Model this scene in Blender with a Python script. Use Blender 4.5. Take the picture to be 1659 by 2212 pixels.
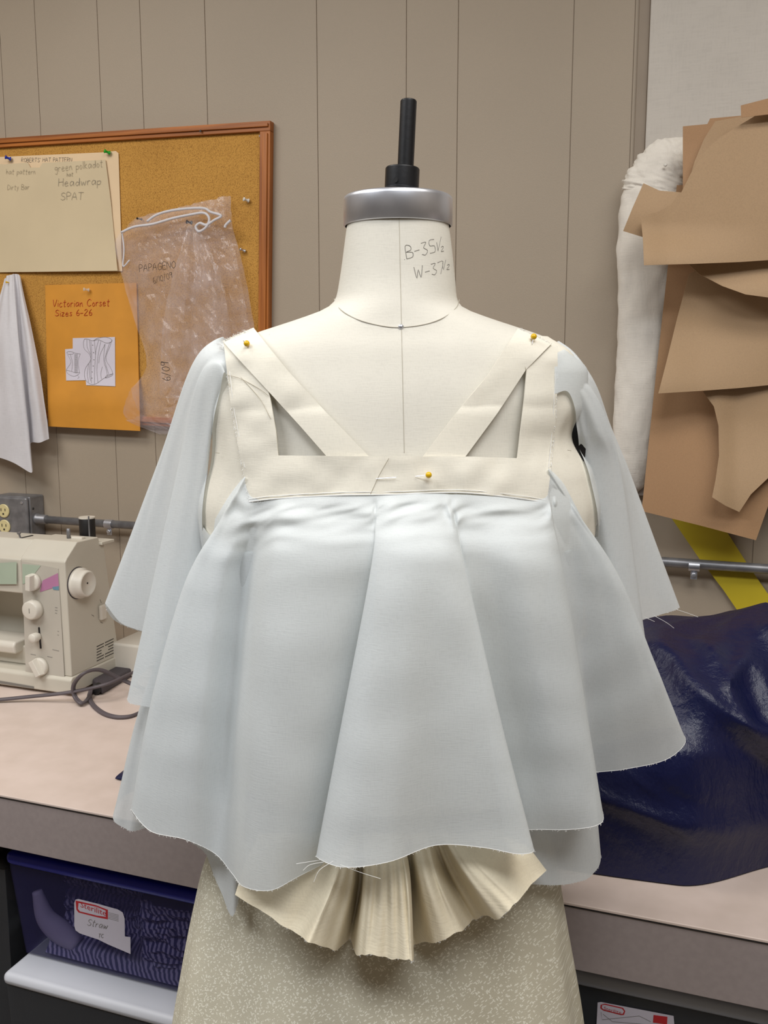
import bpy, bmesh, math, random
from mathutils import Vector, noise
random.seed(7)
for o in list(bpy.data.objects): bpy.data.objects.remove(o)
SC = bpy.context.scene; COL = SC.collection
# ------------------------------------------------------------------ camera
A = math.radians(19.8); PT = math.radians(8.5); FPX = 2000.0; CAMZ = 1.40
cd = bpy.data.cameras.new('camera'); cam = bpy.data.objects.new('camera', cd); COL.objects.link(cam)
cam.location = (0, 0, CAMZ); cam.rotation_euler = (math.pi/2-PT, 0, A)
cd.sensor_fit = 'VERTICAL'; cd.sensor_height = 24; cd.lens = FPX/2212*24; cd.clip_start = .02
SC.camera = cam
cd.dof.use_dof = False
# ------------------------------------------------------------------ world + lights + exposure
wd = bpy.data.worlds.new('world'); SC.world = wd; wd.use_nodes = True
wd.node_tree.nodes['Background'].inputs[0].default_value = (.86, .9, 1, 1)
wd.node_tree.nodes['Background'].inputs[1].default_value = .42
def area(name, loc, rot, sx, sy, power, col):
    l = bpy.data.lights.new(name, 'AREA'); l.shape = 'RECTANGLE'; l.size = sx; l.size_y = sy; l.energy = power; l.color = col
    o = bpy.data.objects.new(name, l); COL.objects.link(o); o.location = loc; o.rotation_euler = rot
    return o
LAMPS = [(-1.4, -.4, 27, (.94, .97, 1)), (.4, -.4, 26, (.94, .97, 1)), (-1.6, .6, 19, (1, .96, .90)), (.5, .45, 17, (1, .96, .90))]
for i, (lx, ly, pw, lc) in enumerate(LAMPS):
    area('ceiling_lamp', (lx, ly, 2.66), (0, 0, 0), 1.2, .55, pw, lc)
SC.view_settings.view_transform = 'Standard'; SC.view_settings.look = 'None'
SC.view_settings.gamma = 1; SC.view_settings.use_curve_mapping = False
SC.view_settings.exposure = 0.0
# ------------------------------------------------------------------ geometry of the place
RT = Vector((math.cos(A), math.sin(A), 0)); FH = Vector((-math.sin(A), math.cos(A), 0)); UP = Vector((0, 0, 1))
CAM = Vector((0, 0, CAMZ)); YW = 1.83; TZ = .76; TY = 1.064
def ray(px, py):
    u = (px-829.5)/FPX; v = (py-1106)/FPX
    return RT*u + FH*(math.cos(PT)-v*math.sin(PT)) - UP*(math.sin(PT)+v*math.cos(PT))
def W(px, py, off=0.0):           # a point of the wall (or off metres in front of it)
    r = ray(px, py); return CAM + r*((YW-off)/r.y)
def PY(px, py, y): return W(px, py, YW-y)
def PX(px, py, x):
    r = ray(px, py); return CAM + r*(x/r.x)
def T(px, py, z=TZ):
    r = ray(px, py); return CAM + r*((z-CAMZ)/r.z)
def P(px, py, F):
    r = ray(px, py); return CAM + r*(F/r.dot(FH))
def lerp(a, b, t): return a+(b-a)*t
def sm(t): t = max(0, min(1, t)); return t*t*(3-2*t)
def nz(x, y=0, z=0): return noise.noise(Vector((x, y, z)))
# ------------------------------------------------------------------ materials
def lin(c):
    return tuple(((x/255)/12.92 if x/255 <= .04045 else ((x/255+.055)/1.055)**2.4) for x in c)+(1,)
class NT:
    def __init__(s, name):
        s.m = bpy.data.materials.new(name); s.m.use_nodes = True; s.t = s.m.node_tree; s.n = s.t.nodes
        s.b = s.n['Principled BSDF']; s.out = s.n['Material Output']
    def add(s, k, **kw):
        n = s.n.new(k)
        for a, v in kw.items(): setattr(n, a, v)
        return n
    def link(s, a, b): s.t.links.new(a, b)
    def coord(s, scale=(1, 1, 1), rot=(0, 0, 0)):
        tc = s.add('ShaderNodeTexCoord'); mp = s.add('ShaderNodeMapping'); mp.inputs['Scale'].default_value = scale; mp.inputs['Rotation'].default_value = rot
        s.link(tc.outputs['Object'], mp.inputs[0]); return mp.outputs[0]
    def noise(s, sc, detail=3, vec=None, rough=.5):
        n = s.add('ShaderNodeTexNoise'); n.inputs['Scale'].default_value = sc; n.inputs['Detail'].default_value = detail; n.inputs['Roughness'].default_value = rough
        if vec is None: vec = s.coord()
        s.link(vec, n.inputs['Vector']); return n.outputs['Fac']
    def ramp(s, fac, stops):
        r = s.add('ShaderNodeValToRGB'); e = r.color_ramp.elements
        while len(e) < len(stops): e.new(.5)
        for i, (p, c) in enumerate(stops): e[i].position = p; e[i].color = c
        s.link(fac, r.inputs[0]); return r.outputs[0]
    def mix(s, fac, a, b, mode='MIX'):
        m = s.add('ShaderNodeMix', data_type='RGBA', blend_type=mode)
        for sock, v in ((m.inputs[0], fac), (m.inputs[6], a), (m.inputs[7], b)):
            if hasattr(v, 'node'): s.link(v, sock)
            else: sock.default_value = v
        return m.outputs[2]
    def bump(s, h, st, dist=.001):
        b = s.add('ShaderNodeBump'); b.inputs['Strength'].default_value = st; b.inputs['Distance'].default_value = dist
        s.link(h, b.inputs['Height']); s.link(b.outputs[0], s.b.inputs['Normal']); return b.outputs[0]
def mat(name, c, rough=.6, metal=0, var=.06, vs=8, bump=0, bs=200, spec=.5, c2=None):
    k = NT(name); c = lin(c)
    d = lin(c2) if c2 else tuple(x*(1-var*2) for x in c[:3])+(1,)
    k.link(k.ramp(k.noise(vs, 4), [(.35, d), (.65, c)]), k.b.inputs['Base Color'])
    k.b.inputs['Roughness'].default_value = rough; k.b.inputs['Metallic'].default_value = metal
    k.b.inputs['Specular IOR Level'].default_value = spec
    if bump: k.bump(k.noise(bs, 2), bump)
    return k.m
def cloth(name, c, trans=.0, transl=.3, weave=900, bst=.25, var=.03, rough=.75):
    k = NT(name); c = lin(c); d = tuple(x*(1-var*2) for x in c[:3])+(1,)
    col = k.ramp(k.noise(14, 5), [(.3, d), (.7, c)])
    w1 = k.noise(weave, 1, k.coord((1, 1, .12))); w2 = k.noise(weave, 1, k.coord((.12, .12, 1)))
    m = k.add('ShaderNodeMath', operation='ADD'); k.link(w1, m.inputs[0]); k.link(w2, m.inputs[1])
    nb = k.bump(m.outputs[0], bst, .0006)
    shade = k.ramp(m.outputs[0], [(.8, (.965, .965, .965, 1)), (1.2, (1, 1, 1, 1))])
    col = k.mix(1.0, col, shade, 'MULTIPLY')
    k.link(col, k.b.inputs['Base Color']); k.b.inputs['Roughness'].default_value = rough
    k.b.inputs['Specular IOR Level'].default_value = .2
    last = k.b.outputs[0]
    if transl:
        t = k.add('ShaderNodeBsdfTranslucent'); k.link(col, t.inputs[0]); k.link(nb, t.inputs[1])
        mx = k.add('ShaderNodeMixShader'); mx.inputs[0].default_value = transl
        k.link(last, mx.inputs[1]); k.link(t.outputs[0], mx.inputs[2]); last = mx.outputs[0]
    if trans:
        t = k.add('ShaderNodeBsdfTransparent'); mx = k.add('ShaderNodeMixShader'); mx.inputs[0].default_value = trans
        k.link(last, mx.inputs[1]); k.link(t.outputs[0], mx.inputs[2]); last = mx.outputs[0]
    k.link(last, k.out.inputs[0]); return k.m
def film(name, c, trans, rough=.1, spec=.5, var=0.0):
    k = NT(name); k.b.inputs['Base Color'].default_value = lin(c); k.b.inputs['Roughness'].default_value = rough
    k.b.inputs['Specular IOR Level'].default_value = spec
    t = k.add('ShaderNodeBsdfTransparent'); mx = k.add('ShaderNodeMixShader')
    if var:
        r = k.ramp(k.noise(22, 5), [(.4, (trans-var,)*3+(1,)), (.62, (trans+var*.4,)*3+(1,))]); k.link(r, mx.inputs[0])
        k.bump(k.noise(45, 3, k.coord((1, 1, .5))), .6, .006)
    else: mx.inputs[0].default_value = trans
    k.link(k.b.outputs[0], mx.inputs[1]); k.link(t.outputs[0], mx.inputs[2]); k.link(mx.outputs[0], k.out.inputs[0]); return k.m
M = {}
M['wall'] = mat('wall_paint', (172, 158, 140), .55, var=.04, vs=2, bump=.25, bs=420)
M['ceiling'] = mat('ceiling_paint', (225, 222, 214), .9)
M['floor'] = mat('floor_vinyl', (120, 112, 104), .5, var=.15)
M['batten'] = mat('batten_paint', (150, 136, 120), .55)
M['panelcloth'] = cloth('panel_cloth', (204, 198, 190), 0, 0, 300, .5)
M['voile'] = cloth('white_voile', (236, 241, 243), .11, .26, 1000, .15, .01)
M['sleeve'] = M['voile']
M['muslin'] = cloth('cream_muslin', (243, 238, 224), 0, .12, 900, .15, .02)
M['muslin_dark'] = cloth('unbleached_muslin', (247, 236, 210), 0, .12, 600, .35, .04)
M['formcloth'] = cloth('form_linen', (220, 216, 205), 0, 0, 900, .15, .03)
M['armcloth'] = cloth('arm_muslin', (236, 230, 220), 0, 0, 500, .5, .05)
M['hangcloth'] = cloth('hanging_cotton', (236, 234, 238), 0, .2, 500, .3, .03)
M['black'] = mat('black_steel', (24, 24, 27), .42, .3, bump=.1)
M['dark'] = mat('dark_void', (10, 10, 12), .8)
M['silver'] = mat('brushed_aluminium', (214, 216, 224), .36, .85, var=.08, vs=30)
M['galv'] = mat('galvanised_steel', (150, 150, 154), .42, .55, var=.15, vs=40)
M['pencil'] = mat('pencil_graphite', (128, 124, 118), .7)
M['pencil_faint'] = mat('faint_pencil', (160, 150, 130), .7)
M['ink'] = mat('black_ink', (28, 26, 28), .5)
M['redink'] = mat('red_marker', (190, 48, 22), .5)
M['seam'] = mat('seam_thread', (186, 180, 166), .8)
M['thread'] = mat('white_thread', (238, 238, 236), .8)
M['yellow_head'] = mat('yellow_glass_head', (225, 180, 20), .25)
M['plastic_cream'] = mat('cream_plastic', (206, 200, 186), .42, var=.03, bump=.08, bs=900)
M['plastic_light'] = mat('light_cream_plastic', (222, 216, 204), .35, var=.02)
M['faceplate'] = mat('faceplate_grey', (196, 190, 178), .4)
M['green_print'] = mat('pale_green_print', (176, 190, 170), .5)
M['pink_print'] = mat('pink_print', (190, 130, 168), .5)
M['blue_print'] = mat('blue_print', (110, 150, 170), .5)
M['ivory'] = mat('ivory_plastic', (226, 212, 160), .35)
M['cord'] = mat('grey_cord', (96, 88, 92), .5)
M['plug'] = mat('dark_grey_plug', (72, 66, 72), .55)
M['table'] = mat('table_laminate', (222, 204, 194), .4, var=.02, vs=20, c2=(214, 196, 185))
M['tableedge'] = mat('table_edge_laminate', (160, 148, 146), .5, var=.04, vs=120)
M['manila'] = mat('manila_card', (214, 196, 162), .7, var=.03)
M['manila2'] = mat('manila_card_light', (236, 208, 170), .7, var=.03)
M['envelope'] = mat('orange_kraft_envelope', (216, 148, 50), .65, var=.05, vs=14, bump=.15, bs=90)
M['paper'] = mat('white_paper', (214, 208, 220), .7, var=.02)
M['yellow'] = mat('yellow_board', (206, 184, 44), .5, var=.05)
M['blue_plastic'] = mat('blue_lid', (18, 30, 165), .35)
M['grey_plastic'] = mat('pale_grey_lid', (176, 182, 196), .45, var=.03)
M['white_lid'] = mat('white_lid', (212, 214, 222), .45, var=.03)
M['red'] = mat('red_print', (196, 40, 48), .5)
M['bluepin'] = mat('blue_pin', (20, 50, 170), .25); M['greenpin'] = mat('green_pin', (30, 170, 40), .25)
M['whitepin'] = mat('white_pin', (226, 222, 212), .25); M['clearpin'] = film('clear_pin', (230, 220, 205), .45, .1)
M['film'] = film('clear_film', (226, 218, 224), .88, .10, 1.0, .07)
M['binbody'] = film('smoky_bin_plastic', (50, 48, 96), .74, .2)
M['binbody_clear'] = film('grey_bin_plastic', (70, 72, 76), .5, .2)
M['tape'] = film('clear_tape', (236, 232, 236), .45, .2)
def kraft(name, c, c2):
    k = NT(name); n1 = k.noise(3, 3); n2 = k.noise(700, 2)
    col = k.ramp(n1, [(.3, lin(c2)), (.7, lin(c))]); sp = k.ramp(n2, [(.3, (.9, .9, .9, 1)), (.6, (1, 1, 1, 1))])
    k.link(k.mix(1.0, col, sp, 'MULTIPLY'), k.b.inputs['Base Color']); k.b.inputs['Roughness'].default_value = .7
    k.bump(n2, .1); return k.m
M['kraft'] = kraft('kraft_paper', (184, 154, 120), (174, 144, 110)); M['kraft2'] = kraft('dark_kraft_paper', (178, 140, 102), (168, 130, 94))
def cork():
    k = NT('cork'); n = k.noise(420, 3, rough=.7)
    k.link(k.mix(.35, k.ramp(n, [(.36, lin((120, 76, 22))), (.5, lin((196, 146, 66))), (.7, lin((210, 160, 78)))]), k.ramp(k.noise(5, 3), [(.3, lin((170, 118, 46))), (.7, lin((206, 152, 70)))])), k.b.inputs['Base Color'])
    k.b.inputs['Roughness'].default_value = .85; k.bump(n, .4); return k.m
M['cork'] = cork()
def wood(name, c, c2, sc=(1, 1, 1)):
    k = NT(name); n = k.noise(60, 4, k.coord(sc))
    k.link(k.ramp(n, [(.35, lin(c2)), (.65, lin(c))]), k.b.inputs['Base Color']); k.b.inputs['Roughness'].default_value = .45
    k.bump(n, .15); return k.m
M['wood_h'] = wood('oak_frame_h', (186, 112, 46), (140, 78, 28), (.05, 1, 1)); M['wood_v'] = wood('oak_frame_v', (190, 116, 50), (146, 82, 30), (1, 1, .05))
def print_cloth():
    k = NT('sprig_print_cotton'); base = k.ramp(k.noise(6, 3), [(.3, lin((200, 193, 172))), (.7, lin((208, 202, 182)))])
    masks = []
    for i, (rot, off) in enumerate(((.6, 0), (-.7, 3.3), (1.9, 7.1))):
        tc = k.add('ShaderNodeTexCoord'); mp = k.add('ShaderNodeMapping'); mp.inputs['Rotation'].default_value = (0, rot, 0); mp.inputs['Location'].default_value = (off, off, off)
        cx = k.add('ShaderNodeMapping'); cx.inputs['Scale'].default_value = (1, .01, 1)
        k.link(tc.outputs['Object'], cx.inputs[0]); k.link(cx.outputs[0], mp.inputs[0])
        m2 = k.add('ShaderNodeMapping'); m2.inputs['Scale'].default_value = (420, 1, 170); k.link(mp.outputs[0], m2.inputs[0])
        v = k.add('ShaderNodeTexVoronoi'); v.inputs['Scale'].default_value = 1; k.link(m2.outputs[0], v.inputs['Vector'])
        lt = k.add('ShaderNodeMath', operation='LESS_THAN'); lt.inputs[1].default_value = .24; k.link(v.outputs['Distance'], lt.inputs[0]); masks.append(lt.outputs[0])
    a = k.add('ShaderNodeMath', operation='MAXIMUM'); k.link(masks[0], a.inputs[0]); k.link(masks[1], a.inputs[1])
    b = k.add('ShaderNodeMath', operation='MAXIMUM'); k.link(a.outputs[0], b.inputs[0]); k.link(masks[2], b.inputs[1])
    k.link(k.mix(b.outputs[0], base, lin((236, 232, 216))), k.b.inputs['Base Color']); k.b.inputs['Roughness'].default_value = .8
    k.b.inputs['Specular IOR Level'].default_value = .2
    k.bump(k.noise(800, 1), .2); return k.m
M['print'] = print_cloth()
def bagcloth():
    k = NT('navy_coated_nylon'); k.b.inputs['Base Color'].default_value = lin((12, 19, 62)); k.b.inputs['Roughness'].default_value = .33
    n = k.noise(24, 7, k.coord((1, 1.6, .6)), .62); k.bump(n, .55, .009); k.b.inputs['Specular IOR Level'].default_value = .45
    return k.m
M['bag'] = bagcloth()
def stripes():
    k = NT('striped_cloth'); v = k.coord((1, 1, 1), (0, .6, 0)); wv = k.add('ShaderNodeTexWave'); wv.inputs['Scale'].default_value = 42; wv.inputs['Distortion'].default_value = 5; wv.inputs['Detail'].default_value = 1; wv.inputs['Detail Scale'].default_value = .35
    k.link(v, wv.inputs['Vector']); k.link(k.ramp(wv.outputs['Fac'], [(.45, lin((34, 32, 92))), (.6, lin((150, 142, 190)))]), k.b.inputs['Base Color'])
    k.b.inputs['Roughness'].default_value = .9; return k.m
M['stripes'] = stripes(); M['lilac'] = cloth('lilac_cloth', (150, 140, 180), 0, 0)
# ------------------------------------------------------------------ mesh helpers
def wloc(p):
    v = Vector((0, 0, 0))
    while p: v += p.location; p = p.parent
    return v
def obj(name, verts, faces, m, parent=None, smooth=False, solid=0, bevel=0, label=None, cat=None, group=None, kind=None, sub=0):
    verts = [Vector(v) for v in verts]
    if parent is None:
        lo = Vector([min(v[i] for v in verts) for i in range(3)]); hi = Vector([max(v[i] for v in verts) for i in range(3)])
        o0 = Vector(((lo.x+hi.x)/2, (lo.y+hi.y)/2, lo.z)); base = o0
    else: base = wloc(parent); o0 = Vector((0, 0, 0))
    me = bpy.data.meshes.new(name); me.from_pydata([tuple(v-base) for v in verts], [], faces); me.update()
    bm = bmesh.new(); bm.from_mesh(me); bmesh.ops.recalc_face_normals(bm, faces=bm.faces); bm.to_mesh(me); bm.free()
    if smooth: me.polygons.foreach_set('use_smooth', [True]*len(me.polygons))
    me.materials.append(m)
    o = bpy.data.objects.new(name, me); COL.objects.link(o); o.location = o0
    if parent: o.parent = parent
    if solid: s = o.modifiers.new('solid', 'SOLIDIFY'); s.thickness = solid; s.offset = 0
    if solid and smooth: es_ = o.modifiers.new('split', 'EDGE_SPLIT'); es_.split_angle = 1.0
    if bevel: b = o.modifiers.new('bevel', 'BEVEL'); b.width = bevel; b.segments = 3; b.limit_method = 'ANGLE'; b.angle_limit = .6; me.polygons.foreach_set('use_smooth', [True]*len(me.polygons)); o.modifiers.new('wn', 'WEIGHTED_NORMAL').keep_sharp = True
    if sub: s = o.modifiers.new('sub', 'SUBSURF'); s.levels = s.render_levels = sub
    tag(o, label, cat, group, kind); return o
def tag(o, label=None, cat=None, group=None, kind=None):
    if label: o['label'] = label
    if cat: o['category'] = cat
    if group: o['group'] = group
    if kind: o['kind'] = kind
    return o
def thing(name, loc, label, cat, group=None):
    o = bpy.data.objects.new(name, None); COL.objects.link(o); o.location = loc; o.empty_display_size = .02
    return tag(o, label, cat, group)
def box(lo, hi):
    x0, y0, z0 = lo; x1, y1, z1 = hi
    v = [(x0, y0, z0), (x1, y0, z0), (x1, y1, z0), (x0, y1, z0), (x0, y0, z1), (x1, y0, z1), (x1, y1, z1), (x0, y1, z1)]
    return v, [(0, 3, 2, 1), (4, 5, 6, 7), (0, 1, 5, 4), (1, 2, 6, 5), (2, 3, 7, 6), (3, 0, 4, 7)]
def join(*parts):
    V = []; Fc = []
    for v, f in parts:
        n = len(V); V += [Vector(x) for x in v]; Fc += [tuple(i+n for i in q) for q in f]
    return V, Fc
def frame_from(ax):
    ax = Vector(ax).normalized(); t = Vector((0, 0, 1)) if abs(ax.z) < .9 else Vector((1, 0, 0))
    a = t.cross(ax).normalized(); return a, ax.cross(a), ax
def lathe(c, axis, prof, n=32, cap=True):
    a, b, x = frame_from(axis); c = Vector(c); V = []; Fc = []
    for r, h in prof:
        for i in range(n):
            t = 2*math.pi*i/n; V.append(c+x*h+a*(r*math.cos(t))+b*(r*math.sin(t)))
    for j in range(len(prof)-1):
        for i in range(n):
            k = (i+1) % n; Fc.append((j*n+i, j*n+k, (j+1)*n+k, (j+1)*n+i))
    if cap: Fc.append(tuple(range(n))); Fc.append(tuple((len(prof)-1)*n+i for i in range(n)))
    return V, Fc
def cr(p, t):        # Catmull-Rom on a list of Vectors, t in 0..1
    n = len(p)-1; x = t*n; i = min(int(x), n-1); f = x-i
    p1, p2 = p[i], p[i+1]; p0 = p[i-1] if i > 0 else p1*2-p2; p3 = p[i+2] if i+2 <= n else p2*2-p1
    return (p1*2 + (p2-p0)*f + (p0*2-p1*5+p2*4-p3)*f*f + (p1*3-p0-p2*3+p3)*f**3)*.5
def tube(pts, r, n=8, seg=0, rs=None):
    pts = [Vector(p) for p in pts]
    if seg: q = [cr(pts, i/seg) for i in range(seg+1)]; rr = [r if not rs else cr([Vector((x, 0, 0)) for x in rs], i/seg).x for i in range(seg+1)]
    else: q = pts; rr = [r]*len(q) if not rs else rs
    V = []; Fc = []; up = None
    for i, p in enumerate(q):
        d = (q[min(i+1, len(q)-1)]-q[max(i-1, 0)])
        if d.length < 1e-9: d = Vector((0, 0, 1))
        d.normalize()
        if up is None: up = frame_from(d)[0]
        a = (up-d*up.dot(d)); a = a.normalized() if a.length > 1e-6 else frame_from(d)[0]; up = a; b = d.cross(a)
        for k in range(n):
            t = 2*math.pi*k/n; V.append(p+a*(rr[i]*math.cos(t))+b*(rr[i]*math.sin(t)))
    for i in range(len(q)-1):
        for k in range(n):
            m = (k+1) % n; Fc.append((i*n+k, i*n+m, (i+1)*n+m, (i+1)*n+k))
    Fc.append(tuple(range(n))); Fc.append(tuple((len(q)-1)*n+i for i in range(n)))
    return V, Fc
def grid(fn, nu, nv, closed=False):
    V = []; Fc = []
    for j in range(nv+1):
        for i in range(nu if closed else nu+1): V.append(fn(i/nu, j/nv))
    w = nu if closed else nu+1
    for j in range(nv):
        for i in range(nu):
            k = (i+1) % w if closed else i+1
            Fc.append((j*w+i, j*w+k, (j+1)*w+k, (j+1)*w+i))
    return V, Fc
def loft(rows, nu, nv, disp=None):
    def fn(u, v):
        p = cr([cr(r, u) for r in rows], v)
        return p+disp(u, v, p) if disp else p
    return grid(fn, nu, nv)
def prism(front, back):
    n = len(front); V = list(front)+list(back)
    return V, [tuple(range(n)), tuple(range(2*n-1, n-1, -1))]+[(i, (i+1) % n, n+(i+1) % n, n+i) for i in range(n)]
def wall_poly(pts, off, th): return prism([W(x, y, off+th) for x, y in pts], [W(x, y, off) for x, y in pts])
LONG = 12
def sheet(pts, offf, cuts=3):      # a polygon drawn on the wall plane, finely divided, at a varying distance from the wall
    bm = bmesh.new(); vs = [bm.verts.new((x, y, 0)) for x, y in pts]; f = bm.faces.new(vs)
    bmesh.ops.triangulate(bm, faces=[f])
    for _ in range(cuts):
        long = [e for e in bm.edges if e.calc_length() > LONG]
        if not long: break
        bmesh.ops.subdivide_edges(bm, edges=long, cuts=1, use_grid_fill=False); bmesh.ops.triangulate(bm, faces=bm.faces[:])
    bm.verts.ensure_lookup_table(); bm.verts.index_update()
    V = [W(v.co.x, v.co.y, offf(v.co.x, v.co.y)) for v in bm.verts]; Fc = [tuple(v.index for v in f.verts) for f in bm.faces]; bm.free(); return V, Fc
# ------------------------------------------------------------------ handwriting
G = {'A': [[(0, 0), (.3, 1), (.6, 0)], [(.12, .38), (.5, .38)]], 'B': [[(0, 0), (0, 1), (.38, .92), (.4, .62), (.02, .52), (.5, .4), (.46, .06), (0, 0)]],
 'C': [[(.55, .82), (.32, 1), (.06, .7), (.05, .25), (.3, 0), (.58, .15)]], 'D': [[(0, 0), (0, 1), (.42, .8), (.5, .3), (0, 0)]], 'E': [[(.48, 1), (0, 1), (0, 0), (.5, 0)], [(0, .52), (.4, .52)]],
 'G': [[(.55, .85), (.3, 1), (.05, .7), (.05, .25), (.3, 0), (.55, .2), (.56, .45), (.3, .45)]], 'H': [[(0, 0), (0, 1)], [(.5, 0), (.5, 1)], [(0, .5), (.5, .55)]],
 'N': [[(0, 0), (0, 1), (.5, 0), (.52, 1)]], 'O': [[(.3, 1), (.05, .7), (.05, .25), (.3, 0), (.55, .3), (.52, .75), (.3, 1)]], 'P': [[(.05, 0), (0, 1), (.42, .95), (.45, .6), (.03, .48)]],
 'R': [[(.03, 0), (0, 1), (.4, .92), (.42, .6), (.03, .5), (.5, 0)]], 'S': [[(.5, .85), (.28, 1), (.05, .8), (.12, .58), (.42, .42), (.48, .18), (.22, 0), (0, .15)]], 'T': [[(0, 1), (.6, 1)], [(.3, 1), (.28, 0)]],
 'V': [[(0, 1), (.22, 0), (.5, 1)]], 'W': [[(0, 1), (.15, 0), (.35, .7), (.52, 0), (.75, 1)]],
 'a': [[(.4, .5), (.2, .6), (.02, .35), (.12, .02), (.38, .3), (.4, .58), (.46, 0)]], 'b': [[(0, 1), (.02, 0), (.35, .1), (.35, .45), (.03, .45)]], 'c': [[(.38, .5), (.18, .6), (.02, .3), (.15, 0), (.4, .1)]],
 'd': [[(.4, .4), (.18, .5), (.03, .25), (.18, 0), (.4, .3), (.42, 1), (.46, 0)]], 'e': [[(.02, .3), (.36, .36), (.22, .6), (.03, .35), (.12, 0), (.42, .1)]], 'g': [[(.38, .55), (.1, .55), (.08, .2), (.36, .3), (.38, .5), (.36, -.35), (.08, -.3)]],
 'h': [[(0, 1), (.02, 0)], [(.02, .35), (.25, .58), (.36, 0)]], 'i': [[(.05, .55), (.07, 0)], [(.06, .8), (.08, .84)]], 'k': [[(0, 1), (.02, 0)], [(.32, .6), (.04, .3), (.38, 0)]], 'l': [[(.02, 1), (.06, 0)]],
 'n': [[(0, .55), (.02, 0)], [(.02, .35), (.22, .58), (.36, 0)]], 'o': [[(.18, .58), (.02, .3), (.18, 0), (.36, .3), (.18, .58)]], 'p': [[(0, .55), (.02, -.4)], [(.02, .5), (.36, .5), (.3, .1), (.03, .08)]],
 'r': [[(0, .55), (.03, 0)], [(.03, .35), (.15, .56), (.32, .5)]], 's': [[(.32, .52), (.08, .55), (.1, .34), (.3, .2), (.22, 0), (0, .06)]], 't': [[(.18, .95), (.15, .02), (.3, .03)], [(0, .62), (.36, .64)]],
 'u': [[(0, .55), (.05, .05), (.3, .1), (.34, .55), (.38, 0)]], 'w': [[(0, .55), (.12, 0), (.26, .45), (.4, 0), (.54, .58)]], 'y': [[(0, .55), (.16, .12)], [(.36, .55), (.05, -.4)]], 'z': [[(0, .55), (.34, .55), (.02, 0), (.38, 0)]], 'v': [[(0, .55), (.16, 0), (.34, .55)]],
 '0': [[(.25, .95), (.03, .6), (.06, .15), (.3, 0), (.48, .4), (.42, .85), (.25, .95)]], '1': [[(.1, 1), (.12, 0)]], '2': [[(.03, .8), (.25, 1), (.45, .75), (0, 0), (.5, .02)]], '3': [[(.03, .95), (.42, .95), (.18, .58), (.46, .3), (.25, 0), (0, .1)]],
 '5': [[(.45, 1), (.08, 1), (.06, .58), (.42, .5), (.4, .06), (0, .02)]], '6': [[(.32, 1), (.06, .5), (.1, .05), (.4, .06), (.4, .4), (.08, .4)]], '7': [[(0, 1), (.48, 1), (.15, 0)]], '9': [[(.42, .9), (.1, .95), (.06, .6), (.4, .6), (.42, .95), (.3, 0)]],
 '/': [[(.4, 1.05), (0, -.05)]], '-': [[(0, .42), (.4, .45)]], "'": [[(.05, 1), (.03, .8)]], '.': [[(.02, .03), (.05, 0)]]}
def strokes(lines, surf, r, n=5):
    parts = []
    for l in lines:
        pts = [surf(*p) for p in l]
        if len(pts) > 2: parts.append(tube(pts, r, n, seg=(len(pts)-1)*3))
        else: parts.append(tube(pts, r, n))
    return join(*parts)
def writing(txt, x0, y0, h, surf, r, ang=0, wscale=1.0, n=4):
    L = []; cx = 0; ca, sa = math.cos(ang), math.sin(ang)
    for ch in txt:
        if ch == ' ': cx += .45*wscale; continue
        g = G[ch]; w = max(p[0] for l in g for p in l); jy = random.uniform(-.04, .04)
        for l in g:
            q = []
            for (a, b) in l:
                X = (cx+a*wscale+b*.08)*h; Y = (b+jy)*h; q.append((x0+X*ca+Y*sa*0-(-sa)*0 + Y*sa, y0+X*sa*-1*-1*0 + X*sa - Y*ca))
            L.append(q)
        cx += (w+.16)*wscale
    return strokes(L, surf, r, n)
# ================================================================== ROOM
XL, XR, YF, ZC = -3.2, 1.9, -3.2, 2.72
obj('floor', *box((XL, YF, -.05), (XR, YW+.02, 0)), M['floor'], kind='structure')
obj('ceiling', *box((XL, YF, ZC), (XR, YW+.02, ZC+.05)), M['ceiling'], kind='structure')
obj('wall_left', *box((XL-.05, YF, 0), (XL, YW+.02, ZC)), M['wall'], kind='structure')
obj('wall_right', *box((XR, YF, 0), (XR+.05, YW+.02, ZC)), M['wall'], kind='structure')
obj('wall_front', *box((XL, YF-.05, 0), (XR, YF, ZC)), M['wall'], kind='structure')
wb = obj('wall_back', *box((XL, YW+.002, 0), (XR, YW+.05, ZC)), M['wall'], kind='structure')
gx = [W(p, 60).x for p in (76, 211, 303, 443, 684, 878, 990, 1239, 1371)]
e = gx[0]
while e > XL+.2: e -= random.choice((.13, .2, .1, .25)); gx.insert(0, max(e, XL))
e = gx[-1]
while e < XR-.2: e += random.choice((.13, .2, .1, .25)); gx.append(min(e, XR))
if gx[0] > XL: gx.insert(0, XL)
if gx[-1] < XR: gx.append(XR)
for a, b in zip(gx[:-1], gx[1:]):
    if b-a > .01: obj('panel', *box((a+.0006, YW, 0), (b-.0006, YW+.004, ZC)), M['wall'], wb, bevel=.0008)
bx = W(1378, 400).x
obj('trim_1', *box((bx-.009, YW-.009, 0), (bx+.011, YW, ZC)), M['batten'], kind='structure', bevel=.002)
for lx, ly, pw, lc in LAMPS:
    t = thing('ceiling_light', (lx, ly, 2.68), 'recessed fluorescent ceiling light fitting '+('on the notice board side ' if lx < 0 else 'on the paper pattern side ')+('above the dress form' if ly > 0 else 'behind the camera'), 'light', 'ceiling light fittings out of view')
    obj('housing', *box((lx-.64, ly-.32, 2.68), (lx+.64, ly+.32, 2.72)), M['whitepin'], t)
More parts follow.
